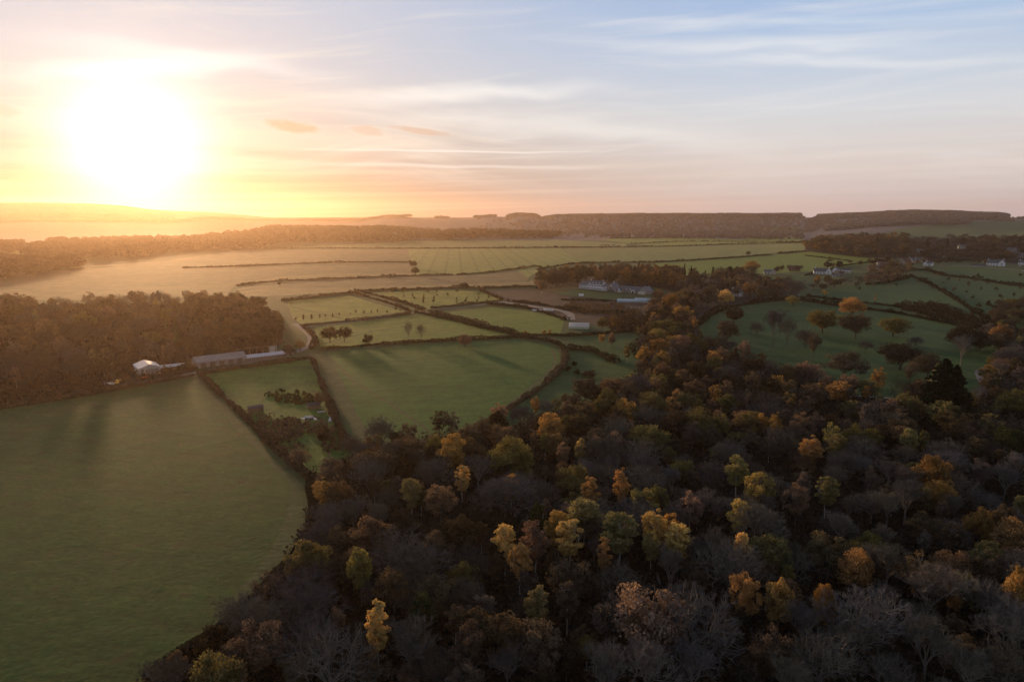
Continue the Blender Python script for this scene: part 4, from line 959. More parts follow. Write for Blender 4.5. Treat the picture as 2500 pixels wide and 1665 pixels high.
fill(poly([(1848, 580), (1855, 566), (1900, 556), (2080, 552), (2085, 590), (1990, 590)]), 95, dict(beech=5, oak=3), dict(beech=['russet', 'brown', 'rust'], oak=['russet', 'brown']), (23, 31), VM[:4] + VM[7:], 'beeches above the village', 25, 2, .5, 1.6)
fill(poly([(2070, 598), (2075, 554), (2200, 552), (2354, 554), (2560, 556), (2560, 614), (2354, 604), (2240, 598), (2150, 600)]), 230, dict(oak=3, ash=1.5, bushy=2, beech=2, spruce=.4), dict(oak=['dark', 'brown'], beech=['brown', 'taupe'], ash=['purple', 'taupe'], bushy=['purple', 'grey'], spruce=['pine']), (14, 22), VM[2:], 'trees of the village', 26, 2, .55, 1.5)
fill(poly([(1960, 655), (1990, 640), (2010, 618), (2060, 612), (2092, 614), (2095, 636), (2060, 650), (1990, 662), (1900, 668), (1860, 672), (1865, 655), (1940, 650)]), 60, dict(oak=2, ash=3, bushy=2), dict(oak=['brown', 'olive'], ash=['taupe', 'copper'], bushy=['taupe']), (10, 17), [(1980, 650, 'the village field gate'), (2080, 625, 'the hedge corner below the houses')], 'trees below the white houses', 27, 1, .55, 1.25)
fill(poly([(2200, 778), (2300, 775), (2420, 770), (2420, 820), (2300, 800), (2262, 820)]), 16, dict(oak=2, ash=2, bushy=1), dict(oak=['brown', 'orange'], ash=['taupe', 'purple'], bushy=['taupe']), (12, 16), [(2290, 790, 'the bend of the drive')], 'trees beside the drive', 28, 1, .55, 1.3)
fill(poly([(2240, 722), (2290, 700), (2420, 690), (2420, 765), (2300, 765)]), 30, dict(oak=2, ash=2), dict(oak=['brown', 'olive'], ash=['taupe', 'purple']), (10, 14), [(2300, 750, 'the right end of the park hedge')], 'trees above the park hedge', 29, 1, .55, 1.3)
fill(poly([(2050, 612), (2100, 606), (2160, 600), (2250, 602), (2354, 606), (2420, 608), (2420, 616), (2354, 614), (2250, 608), (2150, 606), (2100, 612)]), 26, dict(oak=2, bushy=1, bush=1), dict(oak=['dark', 'brown'], bushy=['taupe'], bush=['dark', 'green']), (7, 13), VM[2:], 'garden trees of the village', 30, 2, .8)
fill(poly([(1745, 632), (1850, 622), (1960, 612), (2050, 606), (2050, 600), (1960, 606), (1850, 617), (1745, 627)]), 24, dict(oak=2, ash=1, bush=1), dict(oak=['dark', 'brown', 'russet'], ash=['taupe'], bush=['dark']), (8, 14), NM[2:4], 'garden trees behind the house row', 32, 2, .7)
# hedgerow trees far off
g = random.Random(31)
for i in range(46):
    px = 1350 + i * 11 + g.uniform(-5, 5); py = 549 + g.uniform(-3, 1.5)
    if i in (9, 10, 30): continue
    x, y = G(px, py); k = g.choice(['bushy', 'ash', 'oak', 'oak'])
    tree(k, x, y, g.uniform(9, 19), g.choice(['taupe', 'brown', 'purple', 'russet']), f"{['small', 'tall', 'thin', 'round'][i % 4]} distant tree in the far row, {['one left', 'one middle', 'one right'][i // 16]} along the horizon fields", 'distant tree row under the wooded hill', 1.1, 2)

# ------------------------------------------------------------------ single trees
ONE = [  # kind, base x, base y, height, colour, width, label
 ('bare', 1776, 797, 31, 'taupe', .75, 'very tall bare park tree with a white trunk'), ('bare', 1807, 794, 26, 'taupe', .65, 'tall bare tree just right of the white trunked one'),
 ('oak', 1890, 764, 20, 'olive', .85, 'dark green oak in the upper park'), ('oak', 1957, 731, 20, 'orange', .85, 'amber topped oak on the top park hedge'), ('oak', 1965, 778, 20, 'russet', .75, 'round amber brown oak in the middle of the park'),
 ('oak', 2052, 774, 17, 'olive', .95, 'low dark oak right of the amber brown park oak'), ('ash', 1868, 822, 20, 'brown', .75, 'brown park tree with a pale trunk foot'), ('oak', 1671, 790, 18, 'brown', .75, 'brown tree at the left of the park'),
 ('oak', 1687, 742, 15, 'dark', .8, 'dark tree at the upper left of the park'), ('oak', 2068, 850, 17, 'dark', 1.05, 'dome shaped dark oak in the lower park'), ('oak', 1943, 874, 17, 'brown', 1.0, 'brown domed tree at the lower park edge'),
 ('cedar', 2160, 962, 31, 'pine', 1.45, 'great black green conifer at the foot of the park'), ('cedar', 2190, 945, 25, 'pine', 1.2, 'second black green conifer behind the great one'), ('spruce', 2146, 925, 22, 'yellowgreen', 1.9, 'yellowish conifer behind the great dark conifer'),
 ('ash', 1712, 842, 13, 'taupe', 1., 'grey brown tree low on the left of the park'), ('bushy', 1990, 808, 9, 'taupe', 1.2, 'low grey scrub between the amber and dark park oaks'), ('bushy', 1850, 800, 16, 'taupe', 1., 'thin grey tree behind the pale footed park tree'),
 ('bushy', 2105, 800, 10, 'taupe', 1., 'small thin tree right of the low dark oak'), ('ash', 2090, 880, 14, 'taupe', 1., 'greyish tree left of the brown tree by the conifers'), ('bushy', 1740, 770, 12, 'taupe', 1., 'faint thin tree left of the very tall bare tree'),
 ('oak', 2217, 808, 20, 'dark', .95, 'tall dark oak at the right of the park'), ('bare', 2207, 843, 24, 'grey', .7, 'bare tree with a pale pole like trunk in the right park'), ('oak', 2297, 796, 17, 'rust', .9, 'orange capped tree by the drive'),
 ('oak', 1821, 705, 12, 'yellowgreen', .9, 'olive tree on the upper park hedge'), ('oak', 2131, 872, 16, 'brown', .85, 'brown tree left of the yellowish conifer'), ('bare', 1832, 692, 29, 'taupe', .7, 'tall bare tree above the park hedge'),
 ('bare', 1815, 690, 24, 'taupe', .7, 'bare tree left of the tallest hedge tree'), ('oak', 1727, 626, 20, 'orange', 1.1, 'rounded amber tree by the pale bungalow'), ('oak', 1724, 684, 19, 'rust', .8, 'rust tree beside the small white house'),
 ('oak', 1787, 668, 12, 'copper', 1., 'coppery tree above the park hedge'), ('spruce', 1772, 684, 10, 'gold', 1., 'small golden conical tree by the park hedge'), ('oak', 1879, 655, 14, 'orange', .6, 'small fiery orange tree under the white house'),
 ('bush', 1895, 678, 8, 'gold', .7, 'golden egg shaped bush on the hedge'), ('spruce', 2012, 690, 9, 'orange', .9, 'small tan conical tree in the enclosed pasture'), ('oak', 1667, 706, 19, 'gold', .7, 'yellow orange tree left of the small white house'),
 ('ash', 1627, 690, 18, 'brown', .8, 'brown tree right of the grey gabled cottage'), ('oak', 759, 788, 13, 'dark', .9, 'left one of the pair of round field trees'), ('oak', 792, 786, 12.5, 'dark', .75, 'right one of the pair of round field trees'),
 ('bush', 846, 787, 7.5, 'dark', 1.05, 'solitary dark round bush in the sunlit pasture'), ('bare', 939, 782, 18, 'russet', .5, 'slim bare tree in the sunlit pasture'), ('bare', 968, 781, 15, 'russet', .75, 'bare tree right of the slim one in the pasture'),
 ('oak', 1068, 797, 9.5, 'copper', 1.0, 'tawny bush like tree on the middle field hedge'), ('oak', 951, 617, 15, 'dark', .8, 'upper tree of the lone pair by the ruled crop'), ('oak', 955, 633, 14, 'brown', .9, 'lower tree of the lone pair by the ruled crop'),
 ('oak', 1067, 664, 9, 'dark', 1.2, 'dark bushy tree on the orchard back hedge'), ('bush', 805, 675, 6, 'dark', 1.3, 'dark bush at the head of the green lane'), ('bush', 930, 667, 5, 'dark', 1.5, 'dark bush above the orchard'), ('bush', 962, 666, 5, 'dark', 1.4, 'second dark bush above the orchard'),
 ('oak', 1720, 588, 11, 'dark', .9, 'lone dark tree on the long hedge'), ('bush', 1908, 601, 6, 'dark', 1.8, 'wide dark bush in the field above the houses'), ('bush', 1276, 568, 6, 'dark', 1.4, 'distant bush at the corner of the ruled field'),
 ('bush', 1320, 841, 4.2, 'pine', .9, 'dark shrub in the meadow, the topmost'), ('bush', 1306, 853, 4.4, 'pine', .9, 'dark shrub in the meadow next to the curved hedge'), ('bush', 1326, 860, 4.2, 'pine', .9, 'dark shrub in the meadow, middle one'), ('bush', 1356, 866, 5, 'dark', 1.6, 'broad brown shrub in the meadow'),
 ('bush', 1326, 934, 3, 'pine', .8, 'tiny dark bush near the wood edge in the meadow'), ('oak', 1406, 800, 12, 'copper', .42, 'columnar russet tree at the top of the meadow'), ('oak', 1384, 790, 8, 'orange', .6, 'small orange tree at the top of the meadow'), ('birch', 1441, 835, 15, 'yellowgreen', 1., 'pale birch at the right edge of the meadow'),
 ('bush', 1208, 768, 4, 'orange', .7, 'small orange shrub on the polytunnel field hedge'), ('bush', 1251, 769, 4.5, 'orange', .7, 'bright orange shrub on the polytunnel field hedge'), ('bush', 1264, 768, 5, 'orange', .5, 'slim orange shrub left of the long polytunnel'),
 ('cedar', 1458, 652, 28, 'pine', .6, 'dark tiered cedar rising above the manor wood'), ('cedar', 1555, 655, 24, 'pine', .9, 'dark broad conifer at the right of the manor wood'), ('oak', 1245, 668, 15, 'copper', 1., 'pale brown tree at the left end of the manor wood'),
 ('spruce', 2130, 578, 24, 'pine', 1.2, 'tall dark cypress in the village'), ('spruce', 2282, 580, 26, 'pine', 1.2, 'broad dark cypress near the right of the village'), ('ash', 430, 700, 18, 'brown', .9, 'tall crown standing above the back of the left wood'), ('ash', 470, 692, 15, 'copper', .9, 'round crown on the skyline of the left wood'),
 ('bush', 642, 655, 5, 'dark', .9, 'tiny bush on the stubble bank'), ('bush', 1385, 571, 5, 'taupe', 2., 'pale far scrub left of the ark huts'), ('oak', 690, 1075, 8, 'taupe', .8, 'pale brown thorn at the paddock tip'),
 ('oak', 745, 1020, 8, 'dark', .7, 'dark thorn low in the paddock'), ('oak', 736, 935, 8, 'russet', .7, 'thorn tree on the paddock hedge'), ('oak', 665, 825, 10, 'russet', .8, 'brown tree beside the lane junction'), ('oak', 690, 808, 9, 'orange', .8, 'sunlit tree by the lane bend'),
]
for k, px, py, h, c, w, lb in ONE: tree_base(k, px, py, h * (1.12 if k == 'oak' else 1), c, lb, None, w * ((1.45 if px > 1640 else 1.22) if k == 'oak' else 1), 0 if 1600 < px < 2330 and py > 680 else 1)
g = random.Random(41)
ro = ['first', 'second', 'third', 'fourth', 'fifth']; co = ['leftmost', 'second', 'third', 'fourth', 'fifth', 'sixth', 'seventh', 'eighth', 'ninth', 'tenth']
for j in range(4):
    for i in range(9):
        if g.random() < .12: continue
        a = G(905 + i * 25 + j * 22 + g.uniform(-4, 4), 676 + j * 7.5 + g.uniform(-1, 1) - i * .3)
        tree('sapling', *a, g.uniform(4, 6.5), g.choice(['dark', 'brown', 'olive']), f'{co[i]} young tree in the {ro[j]} orchard row from the back', 'young trees of the orchard', 1.3, 1)
for i in range(16):
    a = G(680 + i * 17.5 + g.uniform(-5, 5), 741 - i * 1.35 + g.uniform(-7, 0))
    tree('sapling', *a, g.uniform(4, 8), g.choice(['russet', 'brown']), f'{["short", "spindly", "leaning", "bushy"][i % 4]} young tree {["left", "left of centre", "right of centre", "right"][i // 4]} along the yellow green pasture hedge', 'young trees along the pasture hedge', .9, 1)
SL = [(2110, 650), (2130, 645), (2165, 655), (2192, 672), (2222, 676), (2226, 660), (2255, 668), (2273, 700), (2290, 672), (2300, 690), (2330, 684), (2345, 668), (2235, 690), (2215, 700), (2250, 712), (2305, 708), (2145, 668), (2092, 700), (2060, 660), (1975, 668), (2330, 705), (2350, 695), (2180, 648), (2205, 648), (2270, 655), (2318, 652), (2248, 640), (2345, 640), (1950, 700), (2240, 650)]
for i, (px, py) in enumerate(SL):
    a = G(px, py); nb = ['near the diagonal hedge', 'mid slope', 'near the bulky hedge'][0 if py > 685 else 1 if py > 660 else 2]
    tree('sapling', *a, g.uniform(4.5, 9), g.choice(['dark', 'green', 'brown']), f'{co[i % 10]} {["dark", "slim", "round"][i // 10]} young tree on the right slope, {nb}', 'young trees on the right slope', 1.5, 1)

# ------------------------------------------------------------------ distant woods, each one mass of canopy
def canopy(name, label, pts, hr, size, col, seed, n=26, wide=.5):
    n = int(n * 2.3); size *= .6
    g = np.random.default_rng(seed); pts = np.asarray(pts); m = len(pts); h = g.uniform(hr[0] * .6, hr[1] * 1.3, m) * (1 + .16 * np.sin(pts[:, 0] / 97. + pts[:, 1] / 130.) * np.sin(pts[:, 0] / 41.))
    d = unit(m * n, g).reshape(m, n, 3); d[..., 2] = np.abs(d[..., 2]) * 1.15 - .35; z = hgt(pts[:, 0], pts[:, 1])
    R = (h * wide)[:, None]; k = g.uniform(.75, 1.1, (m, n))
    Q = np.stack([pts[:, :1] + d[..., 0] * R * k, pts[:, 1:2] + d[..., 1] * R * k, z[:, None] + (h[:, None] * .58) + d[..., 2] * h[:, None] * .42 * k], -1).reshape(-1, 3)
    N = d.reshape(-1, 3) + g.normal(size=Q.shape) * .5
    return tag(link(name, quads(leaf_quads(Q, N, size, g)), M['dense'], color=col), label, 'wood', kind='stuff')
def thin(P, a0, a1, seed):
    a = np.degrees(np.arctan2(P[:, 0], P[:, 1])); k = np.random.default_rng(seed).random(len(P)) < np.clip((a - a0) / (a1 - a0), 0, 1) ** 1.6
    return P[k]
def scatter(pl, n, seed, edge=1.):
    g = np.random.default_rng(seed); P = np.array(pl); (x0, y0), (x1, y1) = P.min(0), P.max(0)
    x = g.uniform(x0, x1, n * 12); y = g.uniform(y0, y1, n * 12); k = inpoly(x, y, pl); return np.c_[x[k], y[k]][:n]
FW = (.050, .038, .028); FD = (.036, .029, .022); FHAZE = (.17, .155, .16)  # the last is far crowns with haze painted into their colour
canopy('distant_wood', 'dark far wood stretching behind the ruled crop field', scatter(poly([(640, 561), (740, 557), (935, 556), (965, 550), (1010, 549), (1010, 534), (900, 528), (640, 528), (540, 540), (420, 552), (420, 558)]), 3200, 51), (15, 21), 8., FW, 51)
canopy('distant_wood', 'dark copse on the rise right of the far wood', scatter(poly([(1000, 553), (1100, 550), (1282, 548.5), (1288, 540), (1200, 537), (1055, 535), (1000, 545)]), 900, 52), (17, 23), 7., FD, 52)
canopy('distant_wood', 'hazy wood beyond the tan fields on the left', scatter(poly([(55, 595), (180, 598), (340, 592), (390, 580), (600, 572), (640, 562), (560, 553), (300, 552), (120, 558), (55, 575)]), 2000, 53), (13, 20), 6., FW, 53)
canopy('distant_wood', 'hazy brown wood above the back of the left wood', scatter(poly([(-300, 650), (0, 648), (110, 630), (195, 614), (180, 604), (0, 600), (-300, 602)]), 1100, 54), (13, 18), 4.5, FW, 54)
canopy('distant_wood', 'faint wood at the far left edge', scatter(poly([(-300, 585), (50, 583), (52, 562), (-300, 562)]), 900, 55), (14, 19), 7., FW, 55)
def crest(D0, D1, a0, a1, n, seed):
    g = np.random.default_rng(seed); a = np.radians(g.uniform(a0, a1, n)); r = g.uniform(D0, D1, n); return np.c_[r * np.sin(a), r * np.cos(a)]
A0 = lambda x: azel(x, 500)[0]
canopy('distant_wood', 'wood along the long flat ridge of the horizon', np.r_[crest(5750, 6260, A0(1165), A0(1842), 2600, 61), thin(crest(4200, 5800, A0(1060), A0(1880), 1500, 62), A0(1060), A0(1330), 1), thin(crest(3350, 4200, A0(1250), A0(1850), 500, 85), A0(1250), A0(1420), 2)], (14, 19), 11., FHAZE, 61, 18)
canopy('distant_wood', 'wood crowning the high ridge on the right', np.r_[crest(5600, 6260, A0(1878), A0(2318), 2600, 63), crest(4200, 4760, A0(1900), A0(2230), 1700, 64), crest(4750, 5700, A0(1860), A0(2330), 700, 84)], (13, 18), 11., FHAZE, 63, 18)
canopy('distant_wood', 'scattered wood on the middle ridge', np.r_[crest(5950, 6260, A0(560), A0(945), 1300, 65), crest(5950, 6200, A0(1000), A0(1032), 70, 66), crest(5950, 6200, A0(1090), A0(1140), 160, 67), crest(5950, 6200, A0(1165), A0(1240), 500, 68)], (12, 17), 11., FHAZE, 65, 18)
canopy('distant_wood', 'sunlit wood along the left ridge', crest(5900, 6260, A0(-60), A0(560), 2200, 69), (12, 17), 11., FHAZE, 69, 18)
canopy('distant_wood', 'pale wood on the second ridge at the left', crest(6800, 7060, A0(-60), A0(400), 1300, 70), (14, 20), 15., FHAZE, 70, 16)
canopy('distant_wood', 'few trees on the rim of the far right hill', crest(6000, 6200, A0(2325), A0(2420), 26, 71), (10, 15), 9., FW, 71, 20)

# ------------------------------------------------------------------ buildings
def boxq(x0, x1, y0, y1, z0, z1):
    V = [(x0, y0, z0), (x1, y0, z0), (x1, y1, z0), (x0, y1, z0), (x0, y0, z1), (x1, y0, z1), (x1, y1, z1), (x0, y1, z1)]
    return V, [(0, 3, 2, 1), (4, 5, 6, 7), (0, 1, 5, 4), (1, 2, 6, 5), (2, 3, 7, 6), (3, 0, 4, 7)]
def multi(name, boxes, m, parent):
    V, F = [], []
    for b in boxes:
        v, f = b if isinstance(b[0], list) else boxq(*b); n = len(V); V += v; F += [tuple(i + n for i in q) for q in f]
    return faces(name, V, F, m, parent)
def gable(p, x0, x1, y0, y1, hw, hr, wall, roof, axis='x', hip=0., over=.35, z0=-.6, wn=0, storeys=1, wmat='glass', wallname='wall', chim=0, wside=None):
    """gabled block in its building's own axes; front looks to -y"""
    cx, cy_ = (x0 + x1) / 2, (y0 + y1) / 2
    B = [(x0, y0, z0), (x1, y0, z0), (x1, y1, z0), (x0, y1, z0), (x0, y0, hw), (x1, y0, hw), (x1, y1, hw), (x0, y1, hw)]
    F = [(0, 1, 5, 4), (1, 2, 6, 5), (2, 3, 7, 6), (3, 0, 4, 7)]
    hr0 = hr - .12
    if not hip:
        if axis == 'x': B += [(x0, cy_, hr0), (x1, cy_, hr0)]; F += [(4, 8, 7), (5, 6, 9)]
        else: B += [(cx, y0, hr0), (cx, y1, hr0)]; F += [(4, 5, 8), (7, 9, 6)]
    faces(wallname, B, F, wall, p)
    o = over; e = hw - o * (hr - hw) / (((y1 - y0) if axis == 'x' else (x1 - x0)) / 2); th = .18
    if axis == 'x':
        top = [(x0 - o + hip, cy_, hr), (x1 + o - hip, cy_, hr)]
        V = [(x0 - o, y0 - o, e), (x1 + o, y0 - o, e), top[1], top[0], (x1 + o, y1 + o, e), (x0 - o, y1 + o, e)]
    else:
        top = [(cx, y0 - o + hip, hr), (cx, y1 + o - hip, hr)]
        V = [(x1 + o, y0 - o, e), (x1 + o, y1 + o, e), top[1], top[0], (x0 - o, y1 + o, e), (x0 - o, y0 - o, e)]
    n = len(V); V2 = V + [(a, b, c - th) for a, b, c in V]
    F = [(0, 1, 2, 3), (3, 2, 4, 5), (6, 9, 8, 7), (9, 11, 10, 8), (0, 6, 7, 1), (4, 10, 11, 5), (0, 3, 9, 6), (3, 5, 11, 9), (1, 7, 8, 2), (2, 8, 10, 4)]
    if hip: F = F[:6] + [(0, 3, 5), (1, 4, 2), (0, 5, 11, 6), (1, 7, 10, 4)]
    r = faces('roof', V2, F, roof, p)
    for i in range(chim):
        xx = x0 + (x1 - x0) * ((i + .5) / chim if chim > 2 else (.08, .92)[i] if chim == 2 else .15)
        yy = cy_
        if axis == 'y': xx, yy = cx, y0 + (y1 - y0) * (.2, .8)[i % 2]
        multi('chimney', [(xx - .5, xx + .5, yy - .45, yy + .45, hr - .9, hr + 1.3), (xx - .3, xx + .3, yy - .3, yy + .3, hr + 1.3, hr + 1.7)], wall, r)
    for s in range(storeys):
        for i in range(wn):
            w = (x1 - x0) / wn; xx = x0 + w * (i + .5); zb = .9 + s * (hw - .2) / storeys; ww = min(.75, w * .28); ht = min(1.5, hw / storeys * .5)
            f = multi('window', [(xx - ww, xx + ww, y0 - .06, y0 - .004, zb, zb + ht)], M[wmat], p)
    if wside:
        sx = x0 if wside < 0 else x1
        for s in range(storeys):
            for i in range(abs(wside)):
                yy = y0 + (y1 - y0) * (i + .5) / abs(wside); zb = .9 + s * (hw - .2) / storeys
                multi('window', [(min(sx - .004, sx - .06) if wside < 0 else sx + .004, sx - .004 if wside < 0 else sx + .06, yy - .6, yy + .6, zb, zb + 1.3)], M[wmat], p)
def at(px, py): x, y = G(px, py); return (x, y, h1(x, y))
def facing(px, py, turn=0.):
    x, y = G(px, py); return -math.atan2(x, y) + rad(turn)

# the manor: origin at its left front corner, x along its front
S = lambda x, y: (x / 1.06202, y / 1.06202)
a, b = G(*S(1413, 704)), G(*S(1588, 718)); ang = math.atan2(b[1] - a[1], b[0] - a[0]) ; Lm = math.hypot(b[0] - a[0], b[1] - a[1])
man = thing('manor_house', 'large pale manor house with slate roofs standing before the beech wood', 'manor', (a[0], a[1], h1(*a)), ang)
k = Lm / 1590.
gable(man, 0, 230 * k, 0, 11, 6.6, 10.2, M['white'], M['slate'], 'x', 3.5, .4, -1.5, 6, 2, chim=0)
gable(man, 232 * k, 560 * k, -2.2, 9.5, 8.2, 12.6, M['white'], M['slate'], 'x', 0, .3, -1.5, 8, 2, chim=2)
for i in range(4):
    x = (275 + i * 72) * k; gable(man, x - 1.0, x + 1.0, -1.4, 2.5, 10.0, 11.0, M['white'], M['slate'], 'y', 0, .15, 8.3, 1, 0, wallname='dormer')
gable(man, 560 * k + .02, 700 * k, -3.2, 8, 5.9, 9.4, M['white'], M['slate'], 'x', 3.2, .5, -1.5, 3, 2, chim=0)
multi('bay', [(575 * k, 615 * k, -5.0, -3.3, -1, 5.2), (645 * k, 685 * k, -5.2, -3.3, -1, 5.)], M['white'], man)
gable(man, 690 * k + 1, 930 * k, -8.5, 6, 2.6, 11.8, M['stone'], M['slate'], 'y', 0, .5, -2, 0, 1, chim=0)
multi('window', [(745 * k, 880 * k, -8.62, -8.52, .4, 2.6)], M['glass'], man); multi('window', [(770 * k, 850 * k, -8.62, -8.52, 3.6, 5.2)], M['glass'], man)
multi('chimney', [(806 * k, 824 * k, -2, -1, 11, 14)], M['white'], man)
gable(man, 932 * k, 1420 * k, -3, 7, 3.0, 8.6, M['stone'], M['slate'], 'x', 0, .3, -2, 9, 1)
gable(man, 955 * k, 1010 * k, -7.4, -3.1, 3.0, 6.4, M['white'], M['slate'], 'y', 0, .3, -2, 1, 1)
for x in (1110, 1180): gable(man, x * k - .8, x * k + .8, -2.4, 2, 4.9, 6.2, M['white'], M['slate'], 'y', 0, .12, 3.6, 0, 0, wallname='dormer')
multi('porch', [(1225 * k, 1295 * k, -5.6, -3.1, -1.8, 3.6)], M['white'], man); multi('door', [(1240 * k, 1280 * k, -5.7, -5.62, -1.4, 2.8)], M['glass'], man)
gable(man, 1422 * k, 1590 * k, -8, 8, 3.8, 9.6, M['stone'], M['slate'], 'y', 0, .3, -2.5, 0, 1, chim=1)
multi('annexe', [(1428 * k, 1560 * k, -12.5, -8.1, -2.5, 3.2)], M['cream'], man)

def glasshouse(px, py, w, d, h, label, turn=0, wallm='stone'):
    t = thing('glasshouse', label, 'glasshouse', at(px, py), facing(px, py, turn))
    multi('plinth', [(-w / 2, w / 2, -d / 2, d / 2, -.6, .9)], M[wallm], t)
    V = [(-w / 2, -d / 2, .9), (w / 2, -d / 2, .9), (w / 2, d / 2, .9), (-w / 2, d / 2, .9), (-w / 2, -d / 2, h * .55), (w / 2, -d / 2, h * .55), (w / 2, d / 2, h * .55), (-w / 2, d / 2, h * .55), (-w / 2, 0, h), (w / 2, 0, h)]
    faces('glazing', V, [(0, 1, 5, 4), (1, 2, 6, 9, 5), (2, 3, 7, 6), (3, 0, 4, 8, 7), (4, 5, 9, 8), (6, 7, 8, 9)], M['glazing'], t)
    bars = []
    for i in range(int(w / 1.6) + 1):
        x = -w / 2 + i * w / int(w / 1.6); bars.append((x - .05, x + .05, -d / 2 - .08, -d / 2 - .01, .9, h * .55))
    multi('frame', bars, M['white'], t)
    multi('ridge_beam', [(-w / 2 - .1, w / 2 + .1, -.1, .1, h - .06, h + .1)], M['white'], t); return t
glasshouse(*S(1532, 738.5), 25, 6, 4.2, 'low glasshouse with one white panel below the manor')
t = glasshouse(*S(1575, 739), 25, 7, 5.4, 'bright glasshouse with a shining roof, right of the low glasshouse')
t = thing('garden_pavilion', 'small white domed garden pavilion between the two glasshouses', 'pavilion', at(*S(1553, 736)), facing(*S(1553, 736)))
multi('base', [(-1.3, 1.3, -1.3, 1.3, -.5, .3)], M['stone'], t)
for q in range(6): multi('column', [(math.cos(q * 1.047) * 1.1 - .12, math.cos(q * 1.047) * 1.1 + .12, math.sin(q * 1.047) * 1.1 - .12, math.sin(q * 1.047) * 1.1 + .12, .31, 3.)], M['white'], t)
dome = [(math.cos(i * .785) * 1.5 * math.cos(j * .52), math.sin(i * .785) * 1.5 * math.cos(j * .52), 3.01 + 1.5 * math.sin(j * .52)) for j in range(4) for i in range(8)]
faces('dome', dome, [(j * 8 + i, j * 8 + (i + 1) % 8, j * 8 + 8 + (i + 1) % 8, j * 8 + 8 + i) for j in range(3) for i in range(8)] + [tuple(range(7, -1, -1))], M['white'], t)
t = thing('walled_bed', 'dark fenced beds with white posts below the glasshouses', 'garden bed', at(*S(1572, 752)), facing(*S(1572, 752)))
multi('bed', [(-14, 14, y, y + 1.6, -.3, .35) for y in (-12, -7, -2, 3)], M['wood'], t)
for x in (-14, -5, 5, 14): multi('post', [(x - .1, x + .1, -13, -12.8, -.3, 2.4)], M['white'], t)

def tunnel(name, label, cat, px, py, ln, r, turn, m, endm, sidem=None):
    t = thing(name, label, cat, at(px, py), facing(px, py, turn)); N = 14; V = []; F = []
    for i in range(N + 1):
        a = math.pi * i / N; yy, zz = math.cos(a) * r, math.sin(a) * r * .82 - .2; V += [(-ln / 2, yy, zz), (ln / 2, yy, zz)]
    lo = 2 if sidem else 0
    F = [(2 * i, 2 * i + 1, 2 * i + 3, 2 * i + 2) for i in range(lo, N - lo)]
    o = faces('cover', V, F, m, t)
    if sidem: faces('side_panel', V, [(2 * i, 2 * i + 1, 2 * i + 3, 2 * i + 2) for i in list(range(lo)) + list(range(N - lo, N))], sidem, t)
    for s in (0, 1): faces('end_wall', [V[2 * i + s] for i in range(N + 1)], [tuple(range(N + 1))], endm, t)
    H = []
    for j in range(int(ln / 2.2) + 1):
        x = -ln / 2 + j * ln / int(ln / 2.2)
        for i in range(N):
            a0, a1 = math.pi * i / N, math.pi * (i + 1) / N; R = r + .07
            p = [(x - .05, math.cos(a0) * R, math.sin(a0) * R * .82 - .2), (x + .05, math.cos(a0) * R, math.sin(a0) * R * .82 - .2), (x + .05, math.cos(a1) * R, math.sin(a1) * R * .82 - .2), (x - .05, math.cos(a1) * R, math.sin(a1) * R * .82 - .2)]; H += p
    link('hoop', quads(np.array(H)), M['sheet'], t); return t
tunnel('polytunnel', 'long white polytunnel with green lower sides at the end of the green field', 'polytunnel', 1331, 754, 18, 6.2, -4, M['polythene'], M['polythene'], M['greenpanel'])
tunnel('polytunnel', 'small rounded white polytunnel in the vegetable plot', 'polytunnel', 1261, 714, 11, 3.0, -6, M['polythene'], M['polythene'])
t = thing('cold_frame', 'flat pale glazed frame left of the small polytunnel', 'cold frame', at(1235, 715), facing(1235, 715, -6))
multi('base', [(-5.5, 5.5, -1.6, 1.6, -.4, .8)], M['stone'], t); faces('lid', [(-5.5, -1.62, .84), (5.5, -1.62, .84), (5.5, 1.62, 1.5), (-5.5, 1.62, 1.5)], [(0, 1, 2, 3)], M['glazing'], t)
for i, (px, py) in enumerate([(1385, 564.5), (1392, 563.5), (1398, 564), (1411, 564.5)]):
    tunnel('ark_hut', ['leftmost', 'second', 'third', 'rightmost'][i] + ' of the four small arched huts in the far field', 'hut', px, py, 7, 4.2, 90, M['sheet'], M['darkroof']).__setitem__('group', 'arched huts in the far field')

# farm buildings beside the left wood
t = thing('barn', 'pale metal roofed barn with its cream gable facing the near field', 'barn', at(*S(367, 915)), facing(*S(367, 915), 10))
gable(t, -6.3, 6.3, 0, 18, 4.8, 6.9, M['cream'], M['sheet'], 'y', 0, .4)
multi('door', [(-2.4, 2.4, -.1, -.01, -.3, 4.)], M['sheetdark'], t)
multi('skylight', [(-6.5 + .1, -5.9, 3 + i * 5, 4.6 + i * 5, 4.9, 5.0) for i in range(0)] or [(2.6, 5.2, -.12, -.02, 2.4, 3.6)], M['sheetdark'], t)
t = thing('lean_to', 'low white roofed lean-to right of the pale barn', 'shed', at(*S(410, 903)), facing(*S(410, 903), 8))
multi('wall', [(-5, 5, -2, 2, -.4, 2.2)], M['wood'], t); faces('roof', [(-5.3, -2.4, 2.25), (5.3, -2.4, 2.25), (5.3, 2.4, 3.1), (-5.3, 2.4, 3.1), (-5.3, -2.4, 2.4), (5.3, -2.4, 2.4), (5.3, 2.4, 3.25), (-5.3, 2.4, 3.25)], [(0, 3, 2, 1), (4, 5, 6, 7), (0, 1, 5, 4), (1, 2, 6, 5), (2, 3, 7, 6), (3, 0, 4, 7)], M['polythene'], t)
t = thing('small_shed', 'tiny shed with a bluish white roof between barn and long shed', 'shed', at(*S(437, 897)), facing(*S(437, 897), 8))
gable(t, -3, 3, -1.8, 1.8, 2.1, 3.0, M['wood'], M['polythene'])
